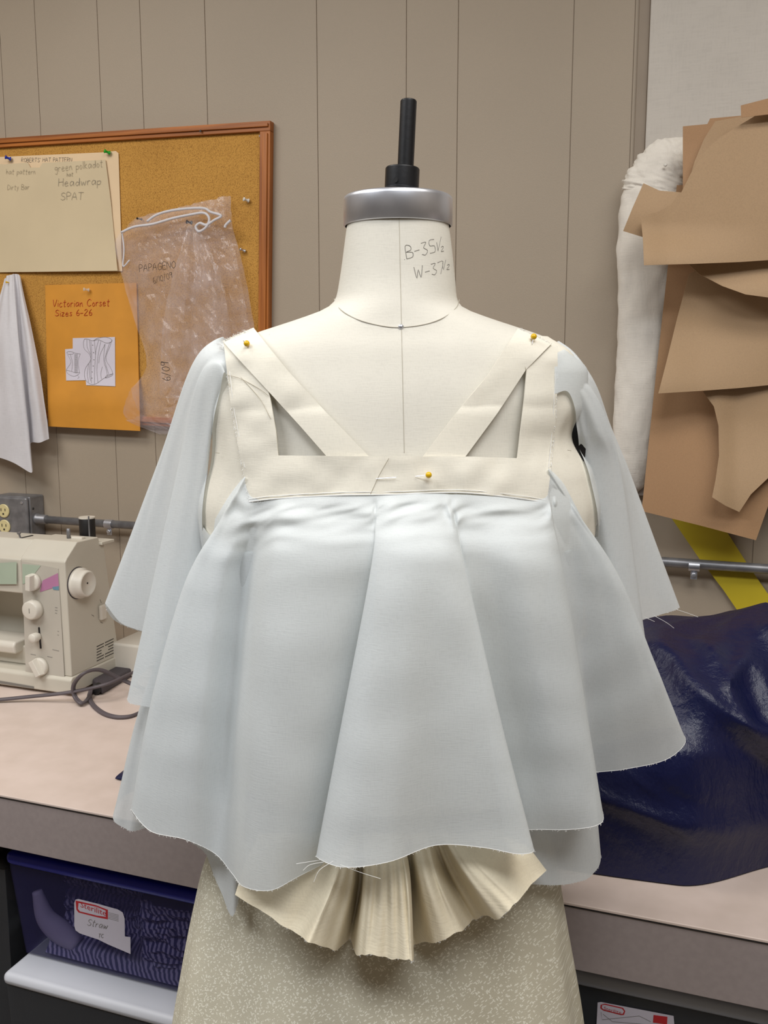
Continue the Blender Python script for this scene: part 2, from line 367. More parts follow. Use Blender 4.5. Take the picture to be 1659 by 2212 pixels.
# canvas covered board on the right
pa = W(1388, 300); pb = W(1380, 1068)
obj('canvas_board', *box((bx+.0115, YW-.02, pb.z), (XR-.5, YW, ZC-.05)), M['panelcloth'], bevel=.003, label='tall off-white canvas covered board behind the brown paper patterns', cat='board')
# ================================================================== TABLE
tb = thing('work_table', (-.5, 1.4, 0), 'long work table with pale pinkish laminate top and grey edge', 'table')
obj('tabletop', *box((-2.6, TY, TZ-.004), (1.4, YW-.012, TZ)), M['table'], tb, bevel=.001)
obj('front_edge', *box((-2.6, TY+.001, TZ-.088), (1.4, TY+.04, TZ-.005)), M['tableedge'], tb, bevel=.001)
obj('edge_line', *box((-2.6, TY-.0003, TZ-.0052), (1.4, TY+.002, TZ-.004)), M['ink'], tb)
obj('underframe', *box((-2.6, TY+.04, TZ-.06), (1.4, YW-.02, TZ-.005)), M['tableedge'], tb)
for x in (-2.5, 1.3):
    for y in (TY+.08, YW-.08): obj('leg', *box((x-.03, y-.03, 0), (x+.03, y+.03, TZ-.05)), M['galv'], tb, bevel=.004)
# ================================================================== DRESS FORM
FC = FH*.93 + RT*.0150
def prof(tab, z):
    tab = sorted(tab)
    if z <= tab[0][0]: return tab[0][1:]
    if z >= tab[-1][0]: return tab[-1][1:]
    for i in range(len(tab)-1):
        if tab[i][0] <= z <= tab[i+1][0]:
            t = (z-tab[i][0])/(tab[i+1][0]-tab[i][0]); out = []
            for k in range(1, len(tab[i])):
                def sl(a, b): return (tab[b][k]-tab[a][k])/(tab[b][0]-tab[a][0])
                d = sl(i, i+1); m0 = d if i == 0 else (0 if sl(i-1, i)*d <= 0 else 2*sl(i-1, i)*d/(sl(i-1, i)+d)); m1 = d if i+2 >= len(tab) else (0 if sl(i+1, i+2)*d <= 0 else 2*sl(i+1, i+2)*d/(sl(i+1, i+2)+d))
                h = tab[i+1][0]-tab[i][0]
                out.append((2*t**3-3*t*t+1)*tab[i][k]+(t**3-2*t*t+t)*h*m0+(-2*t**3+3*t*t)*tab[i+1][k]+(t**3-t*t)*h*m1)
            return out
BODY = [(1.545, .0490, .0490, -.0015), (1.52, .0525, .0525, -.0015), (1.49, .0565, .057, -.002), (1.472, .0595, .062, -.003), (1.464, .066, .065, -.004), (1.455, .088, .068, -.004), (1.446, .116, .071, -.004), (1.436, .146, .075, -.004), (1.426, .166, .080, -.004),
        (1.41, .180, .086, -.004), (1.38, .181, .096, -.004), (1.34, .169, .104, -.005), (1.30, .168, .111, -.002), (1.25, .168, .117, 0), (1.20, .158, .115, 0), (1.12, .138, .100, 0), (1.05, .125, .090, 0), (.95, .145, .085, -.008), (.85, .155, .085, -.02), (.74, .16, .085, -.02)]
NE = 2.15
def bodyf(p, off=0, tab=None):
    q = p-FC; u = q.dot(RT); w = q.dot(FH); a, b, c = prof(tab or BODY, p.z)
    return (abs((u-c)/(a+off))**NE+abs(w/(b+off))**NE)-1
def proj(px, py, off=.0, tab=None):
    r = ray(px, py); k = r.dot(FH); best = None; prev = None
    N = 90
    for i in range(N+1):
        F = .72+.24*i/N; p = CAM+r*(F/k); f = bodyf(p, off, tab)
        if best is None or f < best[0]: best = (f, F)
        if f < 0:
            lo, hi = F-.24/N, F
            for _ in range(14):
                m = (lo+hi)/2
                if bodyf(CAM+r*(m/k), off, tab) < 0: hi = m
                else: lo = m
            return CAM+r*(hi/k)
    return CAM+r*(best[1]/k)
def ring(tab, u, z, off=0, ne=NE, extra=None):
    a, b, c = prof(tab, z)[:3]; t = 2*math.pi*u; ct, st = math.cos(t), math.sin(t)
    ca = abs(ct)**(2/ne)*(1 if ct > 0 else -1); sa = abs(st)**(2/ne)*(1 if st > 0 else -1)
    k = extra(u, z) if extra else 0
    return FC+RT*(c+(a+off+k)*ca)+FH*((b+off+k)*sa)+UP*z
form = thing('dress_form', FC.copy(), 'cream linen covered dressmaking form with metal neck cap and black top rod', 'mannequin')
zs = [.74+(1.545-.74)*i/150 for i in range(151)]
V, Fc = grid(lambda u, v: ring(BODY, u, .74+(1.545-.74)*v), 96, 170, True); Fc += [tuple(range(96))]
obj('torso', V, Fc, M['formcloth'], form, smooth=True)
nc = FC-RT*.0015
obj('neck_cap', *lathe(nc+UP*1.541, (0, 0, 1), [(.0512, 0), (.0528, .001), (.0528, .0235), (.0524, .0262), (.0508, .0275), (.0, .0275)], 72, False), M['silver'], form, smooth=True)
rb_ = nc+UP*1.5685+RT*.006; rd = (Vector((0, 0, 1))+RT*.045).normalized()
obj('top_rod', *lathe(rb_, rd, [(.0078, 0), (.0078, .088), (.0068, .0895)], 32), M['black'], form, smooth=False, bevel=.0005)
obj('collar', *lathe(rb_-RT*.0028+rd*.0075, rd, [(.0150, .0), (.0165, .0015), (.0165, .0185), (.0155, .020), (.0085, .020)], 40), M['black'], form, bevel=.0004)
obj('set_screw', *lathe(rb_+rd*.013-FH*.0148-RT*.0085, -FH-RT*.6, [(.0024, 0), (.0024, .0015)], 16), M['dark'], form)
sp = [(722, 646), (735, 668), (770, 689), (820, 703), (866, 707), (920, 700), (960, 685), (985, 665), (992, 648)]
obj('neck_seam', *tube([proj(x, y, .0003) for x, y in sp], .00045, 6, 60), M['seam'], form)
obj('centre_seam', *tube([proj(862+ (y-470)*.022, y, .0000) for y in range(472, 1000, 22)], .00035, 5), M['seam'], form)
obj('shoulder_seam', *tube([proj(x, y, .0) for x, y in ((582, 722), (580, 770), (584, 850), (597, 930), (602, 984))], .0003, 5, 20), M['seam'], form)
obj('seam_tack', *lathe(proj(866, 706, .0), -FH, [(.0026, 0), (.0024, .0012), (.0012, .0022)], 16), M['silver'], form, smooth=True)
sf = lambda x, y: proj(x, y, .0001)
w1 = writing('.B-35', 873, 560, 28, sf, .00030, -.22, 1.0); w2 = writing('1', 944, 541, 17, sf, .0003, -.22); w3 = writing('/', 946, 541, 26, sf, .0003, -.2); w3b = writing('2', 953, 543, 11, sf, .0003, -.1)
w4 = writing('W-37', 897, 602, 25, sf, .00030, -.2, 1.0); w5 = writing('1', 955, 580, 13, sf, .0003, -.1); w6 = writing('/', 958, 582, 18, sf, .0003, -.2); w7 = writing('2', 965, 582, 11, sf, .0003, 0)
obj('bust_note', *join(w1, w2, w3, w3b), M['pencil'], form); obj('waist_note', *join(w4, w5, w6, w7), M['pencil'], form)
obj('stand_pole', *lathe(FC+UP*.03, (0, 0, 1), [(.014, 0), (.014, .72)], 24), M['black'], form, smooth=True)
obj('stand_base', *lathe(FC, (0, 0, 1), [(.2, 0), (.2, .012), (.06, .04), (.02, .06)], 48), M['black'], form, smooth=True)
# side arm plate seen as black in the armhole gap
pr = FC+RT*.171+FH*.010+UP*1.338
obj('arm_plate', *lathe(pr, RT, [(.034, -.03), (.034, .012), (.028, .015)], 40), M['black'], form, smooth=True)
# ------------------------------------------------------------------ printed skirt
SK = [(.93, .165, .095, -.012), (.89, .186, .092, -.018), (.83, .200, .100, -.021), (.77, .212, .115, -.023), (.69, .226, .133, -.024), (.5, .25, .145, -.02), (.3, .27, .155, -.02), (.12, .285, .16, -.02)]
def skx(u, z):
    t = 2*math.pi*u; k = sm((.95-z)/.3)
    return k*(.004*math.sin(9*t+.6)+.0025*math.sin(17*t+4*z)) + .004*nz(5*math.cos(t), 5*math.sin(t), z*6)*k
obj('printed_skirt', *grid(lambda u, v: ring(SK, u, .93-.81*v, 0, 2.1, skx), 220, 120, True), M['print'], smooth=True, solid=.001,
    label='beige cotton skirt with tiny white sprig print below the cream ruffle', cat='skirt')
# ================================================================== BLOUSE
bl = thing('blouse_toile', FC+UP*.85, 'white voile toile blouse with square cream neckband pinned on dress form', 'blouse')
def R3(l): return [P(*q) if q[2] is not None else proj(q[0], q[1], .006) for q in l]
BOD = [(1.435, .150, .082, -.002), (1.42, .173, .090, -.002), (1.40, .183, .096, -.001), (1.37, .184, .105, -.003), (1.34, .178, .111, -.007), (1.30, .190, .117, 0), (1.265, .198, .121, 0), (1.22, .194, .120, 0), (1.15, .185, .110, 0), (1.05, .165, .10, 0), (.98, .16, .095, -.005)]
def px_of(p):
    q = p-CAM; f = q.dot(FH); x = q.dot(RT); z = q.z; d = f*math.cos(PT)-z*math.sin(PT)
    return 829.5+FPX*x/d, 1106+FPX*(-z*math.cos(PT)-f*math.sin(PT))/d
def outf(tab, p, off, ne=NE):
    q = p-FC; u = q.dot(RT); w = q.dot(FH); a, b, c = prof(tab, p.z)[:3]
    return (abs((u-c)/(a+off))**ne+abs(w/(b+off))**ne)-1
def clampf(V, tab, off, ne=NE):      # push cloth forward or sideways until it lies outside the body under it
    out = []
    for p in V:
        p = Vector(p)
        if tab[0][0] > tab[-1][0]: zt, zb = tab[0][0], tab[-1][0]
        if zb < p.z < zt+.03 and outf(tab, p, off, ne) < 0:
            q = p-FC; u = q.dot(RT); a, b, c = prof(tab, p.z)[:3]; k = abs((u-c)/(a+off))
            w = -(b+off)*max(0, 1-k**ne)**(1/ne)
            if q.dot(FH) > .01:      # at the back: push outwards radially
                g = (outf(tab, p, off, ne)+1)**(1/ne); cc = FC+RT*c+UP*p.z; d = p-cc; d.z = 0
                p = p+d*(1/max(g, .2)-1)
            else: p = p+FH*(w-q.dot(FH))
        out.append(p)
    return out
V, Fc = grid(lambda u, v: ring(BOD, u, 1.435-.455*v, 0, NE, lambda a, z: .0015*nz(a*40, z*20)), 260, 200, True)
keep = []
for f in Fc:
    c = sum((Vector(V[i]) for i in f), Vector())/4; w = (c-FC).dot(FH); x, y = px_of(c)
    if w < 0.02:
        if 545-(y-720)*-.16 < x < 1160-(y-740)*.12 and y < 1030 and w < 0: continue
        if abs(w) < .026+.0*y and c.z > 1.335+.9*abs(w): continue
    else:
        if w < .026 and c.z > 1.335: continue
    keep.append(f)
obj('bodice', V, keep, M['muslin'], bl, smooth=True, solid=.0008)
# front skirt panel of the blouse : (top, bust, hem)
FP = [((490, 1100, .93), (470, 1300, .97), (430, 1560, 1.0), (400, 1790, 1.02)), ((508, 1060, .885), (430, 1290, .93), (365, 1550, .95), (310, 1775, .96)), ((528, 1030, None), (398, 1262, .875), (325, 1520, .885), (283, 1748, .89)),
 ((530, 1045, None), (425, 1280, .85), (362, 1550, .855), (325, 1795, .86)), ((540, 1070, None), (470, 1280, .835), (430, 1560, .832), (400, 1813, .835)), ((560, 1079, None), (520, 1270, .846), (490, 1570, .850), (465, 1845, .84)),
 ((585, 1077, None), (552, 1260, .822), (518, 1560, .820), (502, 1888, .82)), ((615, 1075, None), (585, 1240, .798), (548, 1560, .793), (528, 1916, .79)), ((655, 1073, None), (640, 1240, .788), (605, 1560, .78), (585, 1923, .778)),
 ((705, 1071, None), (715, 1240, .784), (690, 1560, .783), (645, 1893, .79)), ((755, 1071, None), (775, 1230, .787), (755, 1540, .80), (715, 1858, .82)), ((795, 1071, None), (812, 1225, .789), (795, 1540, .815), (770, 1832, .845)),
 ((812, 1070, None), (806, 1225, .786), (768, 1540, .79), (722, 1845, .80)), ((822, 1069, None), (802, 1232, .778), (741, 1545, .775), (683, 1850, .772)), ((842, 1068, None), (832, 1237, .767), (785, 1560, .755), (740, 1873, .747)),
 ((870, 1066, None), (878, 1238, .762), (860, 1560, .752), (840, 1861, .745)), ((905, 1064, None), (930, 1238, .765), (935, 1550, .762), (940, 1826, .765)), ((935, 1065, None), (972, 1240, .770), (1005, 1550, .765), (1040, 1831, .765)),
 ((955, 1066, None), (1000, 1246, .777), (1058, 1556, .768), (1120, 1845, .765)), ((965, 1067, None), (1011, 1252, .783), (1082, 1556, .778), (1154, 1836, .776)), ((975, 1068, None), (1007, 1247, .789), (1064, 1545, .80), (1120, 1815, .812)),
 ((992, 1068, None), (1015, 1240, .79), (1050, 1535, .812), (1090, 1800, .835)), ((1030, 1070, None), (1060, 1240, .792), (1105, 1530, .808), (1150, 1792, .82)), ((1090, 1074, None), (1130, 1240, .788), (1180, 1530, .797), (1230, 1792, .812)),
 ((1150, 1080, None), (1192, 1235, .80), (1240, 1525, .805), (1290, 1782, .815)), ((1178, 1074, None), (1215, 1235, .818), (1262, 1510, .822), (1303, 1760, .83)), ((1182, 1060, None), (1218, 1235, .84), (1255, 1480, .86), (1285, 1705, .88)),
 ((1183, 1045, None), (1240, 1235, .855), (1262, 1470, .885), (1278, 1672, .92)), ((1184, 1035, None), (1285, 1240, .862), (1325, 1460, .885), (1345, 1662, .915)), ((1185, 1025, None), (1322, 1240, .868), (1392, 1450, .89), (1440, 1640, .92)),
 ((1186, 1012, None), (1338, 1248, .885), (1416, 1435, .905), (1481, 1597, .94)), ((1202, 1040, .90), (1315, 1270, .93), (1370, 1430, .96), (1430, 1572, 1.00)), ((1200, 1080, .93), (1260, 1290, .97), (1270, 1450, 1.0), (1280, 1612, 1.04))]
rows = [[P(*q) if q[2] is not None else proj(q[0], q[1], .0045, BOD) for q in [c[k] for c in FP]] for k in range(4)]
r0, r1 = rows[0], rows[1]
rows.insert(1, [a.lerp(b, .38)-FH*.004*math.sin(math.pi*i/(len(r0)-1)) for i, (a, b) in enumerate(zip(r0, r1))])
def fpd(u, v, p):
    k = math.sin(math.pi*min(v*3.2, 1))**2
    g = math.exp(-((v-.17)/.09)**2); a = .0035*nz(u*26, v*3, 2)*k + .0042*nz(u*22+v*8, v*9, 5)*g + .0012*nz(u*14, v*12, 9)*sm(v*4)
    return -FH*a*1.3
V, Fc = loft(rows, 420, 150, fpd); V = clampf(V, BOD, .003)
obj('front_panel', V, Fc, M['voile'], bl, smooth=True)
def relax(V, nu, nv, vmax, it):      # even out the pleats towards the shoulder
    w = nu+1
    for n in range(it):
        Q = list(V)
        for j in range(nv+1):
            k = 1-(j/nv)/vmax
            if k <= 0 or n > it*k: continue
            for i in range(2, nu-1):
                q = j*w+i; Q[q] = V[q]*.4+(V[q-1]+V[q+1])*.3
        V = Q
    return V
def hairs(edge, n, l0, l1, down=Vector((0, 0, -1)), r=.00016):
    parts = []
    for i in range(n):
        t = random.random(); k = min(int(t*(len(edge)-1)), len(edge)-2); p = edge[k].lerp(edge[k+1], t*(len(edge)-1)-k)
        d = (down+RT*random.uniform(-.9, .9)-FH*random.uniform(-.2, .5)).normalized()*random.uniform(l0, l1)
        parts.append(tube([p, p+d*.5+RT*random.uniform(-.001, .001), p+d], r, 3))
    return join(*parts)
hem = V[-421:]
obj('frayed_hem', *join(hairs(hem, 420, .0006, .0022), tube(hem[::2], .00028, 4)), M['thread'], bl, kind='stuff')
def lthread(pts, F): return tube([P(x, y, F) for x, y in pts], .00022, 4, 12)
obj('loose_threads', *join(lthread([(720, 1860), (690, 1880), (678, 1905)], .745), lthread([(735, 1868), (780, 1885), (822, 1898)], .745), lthread([(700, 1862), (670, 1868), (655, 1880)], .76), lthread([(690, 1858), (665, 1862), (640, 1866)], .77)), M['thread'], bl, kind='stuff')
# back panel
BP = [((560, 1180, .86), (540, 1500, .86), (520, 1930, .845)), ((520, 1180, .87), (505, 1500, .87), (499, 1977, .842)), ((500, 1160, .88), (470, 1500, .89), (462, 1890, .87)), ((490, 1150, .90), (440, 1500, .92), (432, 1832, .92)),
 ((480, 1140, .92), (375, 1500, .955), (345, 1790, .97)), ((470, 1130, .93), (330, 1500, .965), (280, 1793, .975)), ((462, 1120, .94), (312, 1500, .98), (245, 1758, .995)), ((480, 1120, 1.0), (360, 1500, 1.03), (320, 1700, 1.05)), ((650, 1110, 1.06), (600, 1450, 1.08), (600, 1700, 1.10)),
 ((1000, 1110, 1.06), (1000, 1450, 1.08), (1000, 1720, 1.10)), ((1190, 1120, 1.0), (1200, 1450, 1.02), (1220, 1780, 1.03)), ((1215, 1150, .95), (1262, 1500, .94), (1293, 1835, .93)), ((1205, 1160, .92), (1255, 1500, .90), (1286, 1882, .895)), ((1190, 1170, .90), (1215, 1500, .88), (1235, 1908, .87)), ((1170, 1180, .88), (1150, 1500, .86), (1103, 1914, .835))]
V, Fc = loft([R3([c[k] for c in BP]) for k in range(3)], 240, 70, lambda u, v, p: -FH*.004*nz(u*24, v*2, 4)*v); V = clampf(clampf(V, SK, .006, 2.1), BOD, .004)
obj('back_panel', V, Fc, M['voile'], bl, smooth=True)
obj('frayed_back_hem', *hairs(V[-241:], 120, .0006, .0018), M['thread'], bl, kind='stuff')
# sleeves
LS = [((492, 742, 1.0), (475, 750, 1.0), (450, 1000, 1.06), (440, 1380, 1.12)), ((490, 742, .985), (460, 753, .985), (400, 1000, 1.05), (330, 1370, 1.10)), ((489, 742, .97), (438, 762, .97), (352, 1000, 1.02), (250, 1342, 1.07)), ((488, 743, .955), (420, 776, .955), (340, 1000, 1.00), (227, 1303, 1.04)),
 ((488, 746, None), (415, 800, .945), (350, 1005, .99), (262, 1346, 1.02)), ((488, 752, None), (424, 808, .93), (372, 1015, .975), (322, 1371, 1.0)), ((489, 758, None), (434, 808, .92), (385, 1020, .96), (345, 1410, .985)), ((489, 764, None), (433, 810, .91), (384, 1022, .945), (312, 1450, .965)),
 ((489, 770, None), (430, 815, .90), (383, 1020, .925), (275, 1510, .95)), ((490, 776, None), (444, 810, .89), (405, 1030, .91), (310, 1525, .925)), ((490, 784, None), (458, 808, .88), (430, 1040, .90), (370, 1530, .92)), ((490, 794, None), (470, 815, .875), (446, 1050, .90), (440, 1500, .94)), ((491, 806, None), (478, 830, .875), (451, 1060, .92), (470, 1450, .97))]
V, Fc = loft([R3([c[k] for c in LS]) for k in range(4)], 200, 110, lambda u, v, p: -FH*(.003*nz(u*18, v*3, 3)*math.sin(math.pi*v))); V = clampf(relax(V, 200, 110, .75, 90), BOD, .004)
obj('sleeve', V, Fc, M['sleeve'], bl, smooth=True)
obj('sleeve_fray', *hairs(V[-201:], 80, .0005, .0014), M['thread'], bl, kind='stuff')
RS = [((1196, 850, None), (1228, 850, .875), (1247, 930, .895), (1262, 1060, .93), (1330, 1450, .96)), ((1196, 830, None), (1240, 842, .878), (1265, 930, .90), (1290, 1060, .92), (1360, 1450, .95)), ((1196, 812, None), (1260, 842, .89), (1298, 930, .905), (1328, 1050, .925), (1378, 1440, .95)), ((1196, 796, None), (1276, 840, .90), (1318, 930, .92), (1347, 1050, .935), (1396, 1400, .96)),
 ((1196, 784, None), (1276, 836, .915), (1315, 935, .935), (1345, 1060, .955), (1385, 1370, .985)), ((1196, 774, None), (1275, 832, .93), (1312, 930, .96), (1350, 1050, .98), (1375, 1345, 1.0)), ((1196, 765, None), (1278, 828, .94), (1318, 930, .97), (1362, 1045, .995), (1420, 1330, 1.02)), ((1196, 756, .955), (1275, 808, .955), (1320, 925, .985), (1370, 1050, 1.01), (1468, 1310, 1.04)),
 ((1195, 750, .97), (1248, 772, .97), (1290, 930, 1.02), (1330, 1050, 1.05), (1400, 1290, 1.10)), ((1190, 748, 1.0), (1215, 752, 1.0), (1230, 930, 1.05), (1240, 1050, 1.08), (1250, 1280, 1.13))]
V, Fc = loft([R3([c[k] for c in RS]) for k in range(5)], 180, 120, lambda u, v, p: -FH*(.003*nz(u*14, v*3, 8)*math.sin(math.pi*v))); V = clampf(relax(V, 180, 120, .5, 40), BOD, .004)
obj('sleeve', V, Fc, M['sleeve'], bl, smooth=True)
obj('sleeve_threads', *join(hairs(V[-181:], 80, .0005, .0014), tube([P(1460, 1316, 1.03), P(1490, 1326, 1.02), P(1508, 1333, 1.01)], .00022, 4, 8), tube([P(1413, 1330, 1.01), P(1440, 1345, 1.0), P(1456, 1357, 1.0)], .00022, 4, 8), tube([P(1392, 1333, 1.0), P(1408, 1340, 1.0), P(1414, 1343, 1.0)], .00022, 4, 8)), M['thread'], bl, kind='stuff')
# shoulder caps of cream voile where the sleeves join
# shoulder pieces joining band and sleeve
def pj(px, py, off):      # on the form, or on the bodice where that stands further out
    a = proj(px, py, off)
    if py > 790:
        b = proj(px, py, max(off-.0055, .001)-.014*(1-sm((py-790)/110)), BOD)
        if (b-a).dot(FH) < 0: return b
    return a
def patch(ea, eb, nu, nv, off, rip=0):
    a = [Vector((x, y, 0)) for x, y in ea]; b = [Vector((x, y, 0)) for x, y in eb]
    def lin_(pl, t):
        n = len(pl)-1; x = t*n; i = min(int(x), n-1); return pl[i].lerp(pl[i+1], x-i)
    def fn(u, v):
        q = lin_(a, u).lerp(lin_(b, u), v); o = off(u, v) if callable(off) else off
        return pj(q.x, q.y, o+rip*nz(q.x*.02, q.y*.02, 3))
    return grid(fn, nu, nv)
LO = [(484, 742), (492, 810), (500, 880), (513, 950), (524, 1010)]; LI = [(548, 722), (566, 790), (584, 860), (596, 930), (601, 984)]
RO = [(1203, 748), (1204, 810), (1201, 880), (1196, 950), (1190, 1010)]; RI = [(1150, 730), (1137, 800), (1131, 870), (1124, 930), (1117, 990)]
TE = [(524, 1010), (601, 984), (730, 985), (860, 986), (990, 986), (1117, 990), (1190, 1010)]; BE = [(538, 1084), (600, 1077), (730, 1070), (860, 1068), (990, 1064), (1110, 1075), (1180, 1086)]
band = join(patch(LO, LI, 40, 10, .009, .002), patch(RO, RI, 40, 10, .009, .002), patch(TE, BE, 90, 14, .009, .002))
V, Fc = band; bm = bmesh.new(); vs = [bm.verts.new(v) for v in V]; [bm.faces.new([vs[i] for i in f]) for f in Fc]; bmesh.ops.remove_doubles(bm, verts=bm.verts, dist=.0016); bm.verts.index_update()
V = [v.co.copy() for v in bm.verts]; Fc = [tuple(v.index for v in f.verts) for f in bm.faces]; bm.free()
nb = obj('neckband', V, Fc, M['muslin'], bl, smooth=True, solid=.0013)
st = join(*[tube([pj(x+dx, y+dy, .0103) for x, y in l], .0003, 4, 60) for l, dx, dy in ((LO, 5, 0), (RO, -5, 0), (BE, 0, -6))])
edgep = [pj(x, y, .0105) for x, y in LO]+[pj(x, y, .0105) for x, y in BE]+[pj(x, y, .0105) for x, y in RO[::-1]]
obj('band_stitching', *join(st, hairs(edgep, 380, .0008, .0024, r=.00014), tube([pj(x, y, .0105) for x, y in BE], .0005, 5, 60)), M['thread'], bl, kind='stuff')
for ea, eb, nm in (([(481, 738), (590, 856), (650, 922), (706, 986)], [(548, 709), (622, 801), (704, 890), (797, 986)], 'left'), ([(1192, 742), (1136, 798), (1076, 890), (1004, 988)], [(1118, 711), (1052, 812), (985, 892), (912, 988)], 'right')):
    obj('crossing_strap', *patch(ea, eb, 70, 12, lambda u, v: lerp(.0125, .0055, sm(u*1.3)), .0012), M['muslin'], bl, smooth=True, solid=.0013)
fr = [pj(482+i*3, 739-i*1.2, .0125) for i in range(20)]; fr2 = [pj(1120+i*3.5, 712+i*1.6, .0125) for i in range(20)]
obj('raw_edges', *join(hairs(fr, 70, .001, .004, Vector((0, 0, .6))-RT*.4), hairs(fr2, 60, .001, .003, Vector((0, 0, .6))+RT*.3), hairs([pj(479, 742, .012), pj(484, 760, .01)], 30, .002, .006, -RT+UP*.2)), M['thread'], bl, kind='stuff')
obj('chalk_marks', *join(*[tube([pj(x, y, .0105) for x, y in l], .00022, 4, 10) for l in ([(490, 831), (500, 832)], [(490, 810), (520, 818), (560, 840), (580, 855)], [(520, 815), (560, 860), (585, 905)], [(840, 990), (820, 1025), (800, 1068)], [(1226, 972), (1234, 974)], [(1120, 735), (1128, 770), (1136, 800)], [(465, 978), (474, 979)])]), M['pencil_faint'], bl, kind='stuff')
# gathered cream peplum
PE = [((560, 1800, .845), (530, 1865, .83), (508, 1933, .815)), ((640, 1800, .84), (600, 1880, .82), (575, 1975, .80)), ((720, 1800, .835), (690, 1890, .805), (642, 2018, .785)), ((750, 1800, .83), (728, 1900, .79), (672, 2036, .765)), ((765, 1800, .83), (758, 1905, .80), (722, 2051, .785)),
 ((775, 1800, .835), (778, 1900, .838), (755, 2030, .828)), ((785, 1800, .83), (788, 1900, .80), (770, 2059, .785)), ((810, 1800, .825), (812, 1900, .785), (800, 2064, .765)), ((835, 1800, .825), (845, 1900, .785), (845, 2068, .768)), ((855, 1800, .825), (872, 1900, .778), (884, 2076, .755)), ((866, 1800, .83), (885, 1890, .80), (893, 2066, .775)),
 ((874, 1800, .835), (882, 1890, .838), (893, 2040, .828)), ((890, 1800, .83), (905, 1895, .80), (935, 2036, .79)), ((915, 1800, .83), (940, 1900, .795), (985, 2017, .785)), ((930, 1800, .835), (962, 1890, .828), (1018, 1992, .815)), ((945, 1800, .835), (985, 1880, .825), (1043, 1978, .812)), ((955, 1800, .83), (1005, 1880, .79), (1078, 1983, .775)), ((975, 1800, .83), (1030, 1870, .788), (1114, 1951, .775)),
 ((1020, 1800, .84), (1075, 1855, .81), (1142, 1918, .805)), ((1090, 1790, .85), (1140, 1830, .83), (1180, 1880, .83))]
V, Fc = loft([R3([c[k] for c in PE]) for k in range(3)], 260, 60, lambda u, v, p: -FH*((.0045*math.sin(u*2*math.pi*13+2.2*math.sin(u*9))+.002*math.sin(u*2*math.pi*29))*math.sin(math.pi*min(1, v*.75+.12))*math.sin(math.pi*u)**.5+.0012*nz(u*60, v*2))); V = clampf(V, SK, .004, 2.1)
obj('gathered_ruffle', V, Fc, M['muslin_dark'], bl, smooth=True, solid=.0008)
obj('ruffle_fray', *hairs(V[-261:], 160, .0005, .0018), M['thread'], bl, kind='stuff')
# ball headed pins
def ballpin(px, py, tx, ty, label, off=.012):
    h = pj(px, py, off+.004); a = pj(tx, ty, off-.001)
    t = thing('ball_head_pin', h, label, 'pin'); 
    obj('head', *lathe(h-FH*.0026, FH, [(.0008, 0), (.0021, .0007), (.0028, .002), (.0028, .0032), (.0021, .0045), (.0008, .0052)], 20), M['yellow_head'], t, smooth=True)
    obj('shaft', *tube([h, a], .00035, 6), M['silver'], t)
    return t
t = ballpin(926, 1026, 898, 1029, 'yellow ball-headed pin at centre of the square neckband')
obj('tip', *tube([pj(812, 1034, .0115), pj(856, 1031, .0115)], .00035, 6), M['silver'], t)
ballpin(533, 742, 524, 735, 'yellow ball-headed pin on the shoulder strap beside the plastic bag', .014)
ballpin(1153, 727, 1150, 742, 'yellow ball-headed pin on the shoulder strap nearest the stuffed arm', .016)
# ================================================================== NOTICE BOARD
TR = W(592, 265); TL0 = W(0, 303); ex = (TL0-TR); ex.y = 0; ex.normalize(); ez = Vector((-ex.z, 0, ex.x)); ez = ez if ez.z < 0 else -ez
BH = (TR-W(596, 934)).z; BW = 1.22
def BB(a, b, off): return TR+ex*a+ez*b+Vector((0, -off, 0))
def bbox(a0, a1, b0, b1, o0, o1):
    v = [BB(a, b, o) for o in (o0, o1) for (a, b) in ((a0, b0), (a1, b0), (a1, b1), (a0, b1))]
    return v, [(0, 1, 2, 3), (4, 7, 6, 5), (0, 4, 5, 1), (1, 5, 6, 2), (2, 6, 7, 3), (3, 7, 4, 0)]
nb = thing('notice_board', BB(BW/2, BH, .0), 'cork notice board in an oak frame on the panelled wall', 'board')
obj('cork_sheet', *bbox(.01, BW-.01, .01, BH-.01, .002, .010), M['cork'], nb)
fw = .024
def fr_bar(a0, a1, b0, b1, m, horiz):
    j = bbox(a0, a1, b0, b1, .001, .018)
    if horiz: k = bbox(a0+.004, a1-.004, b0+.005, b1-.008, .018, .022)
    else: k = bbox(a0+.005, a1-.008, b0+.004, b1-.004, .018, .022)
    obj('frame_rail' if horiz else 'frame_stile', *join(j, k), m, nb, bevel=.001)
fr_bar(0, BW, 0, .02, M['wood_h'], True); fr_bar(0, BW, BH-.02, BH, M['wood_h'], True)
fr_bar(0, fw, .0202, BH-.0202, M['wood_v'], False); fr_bar(BW-fw, BW, .0202, BH-.0202, M['wood_v'], False)
obj('frame_screw', *lathe(W(433, 283, .0225), (0, -1, 0), [(.0025, 0), (.002, .001)], 12), M['ink'], nb)
obj('frame_screw', *lathe(W(562, 294, .0105), (0, -1, 0), [(.003, 0), (.002, .002)], 12), M['galv'], nb)
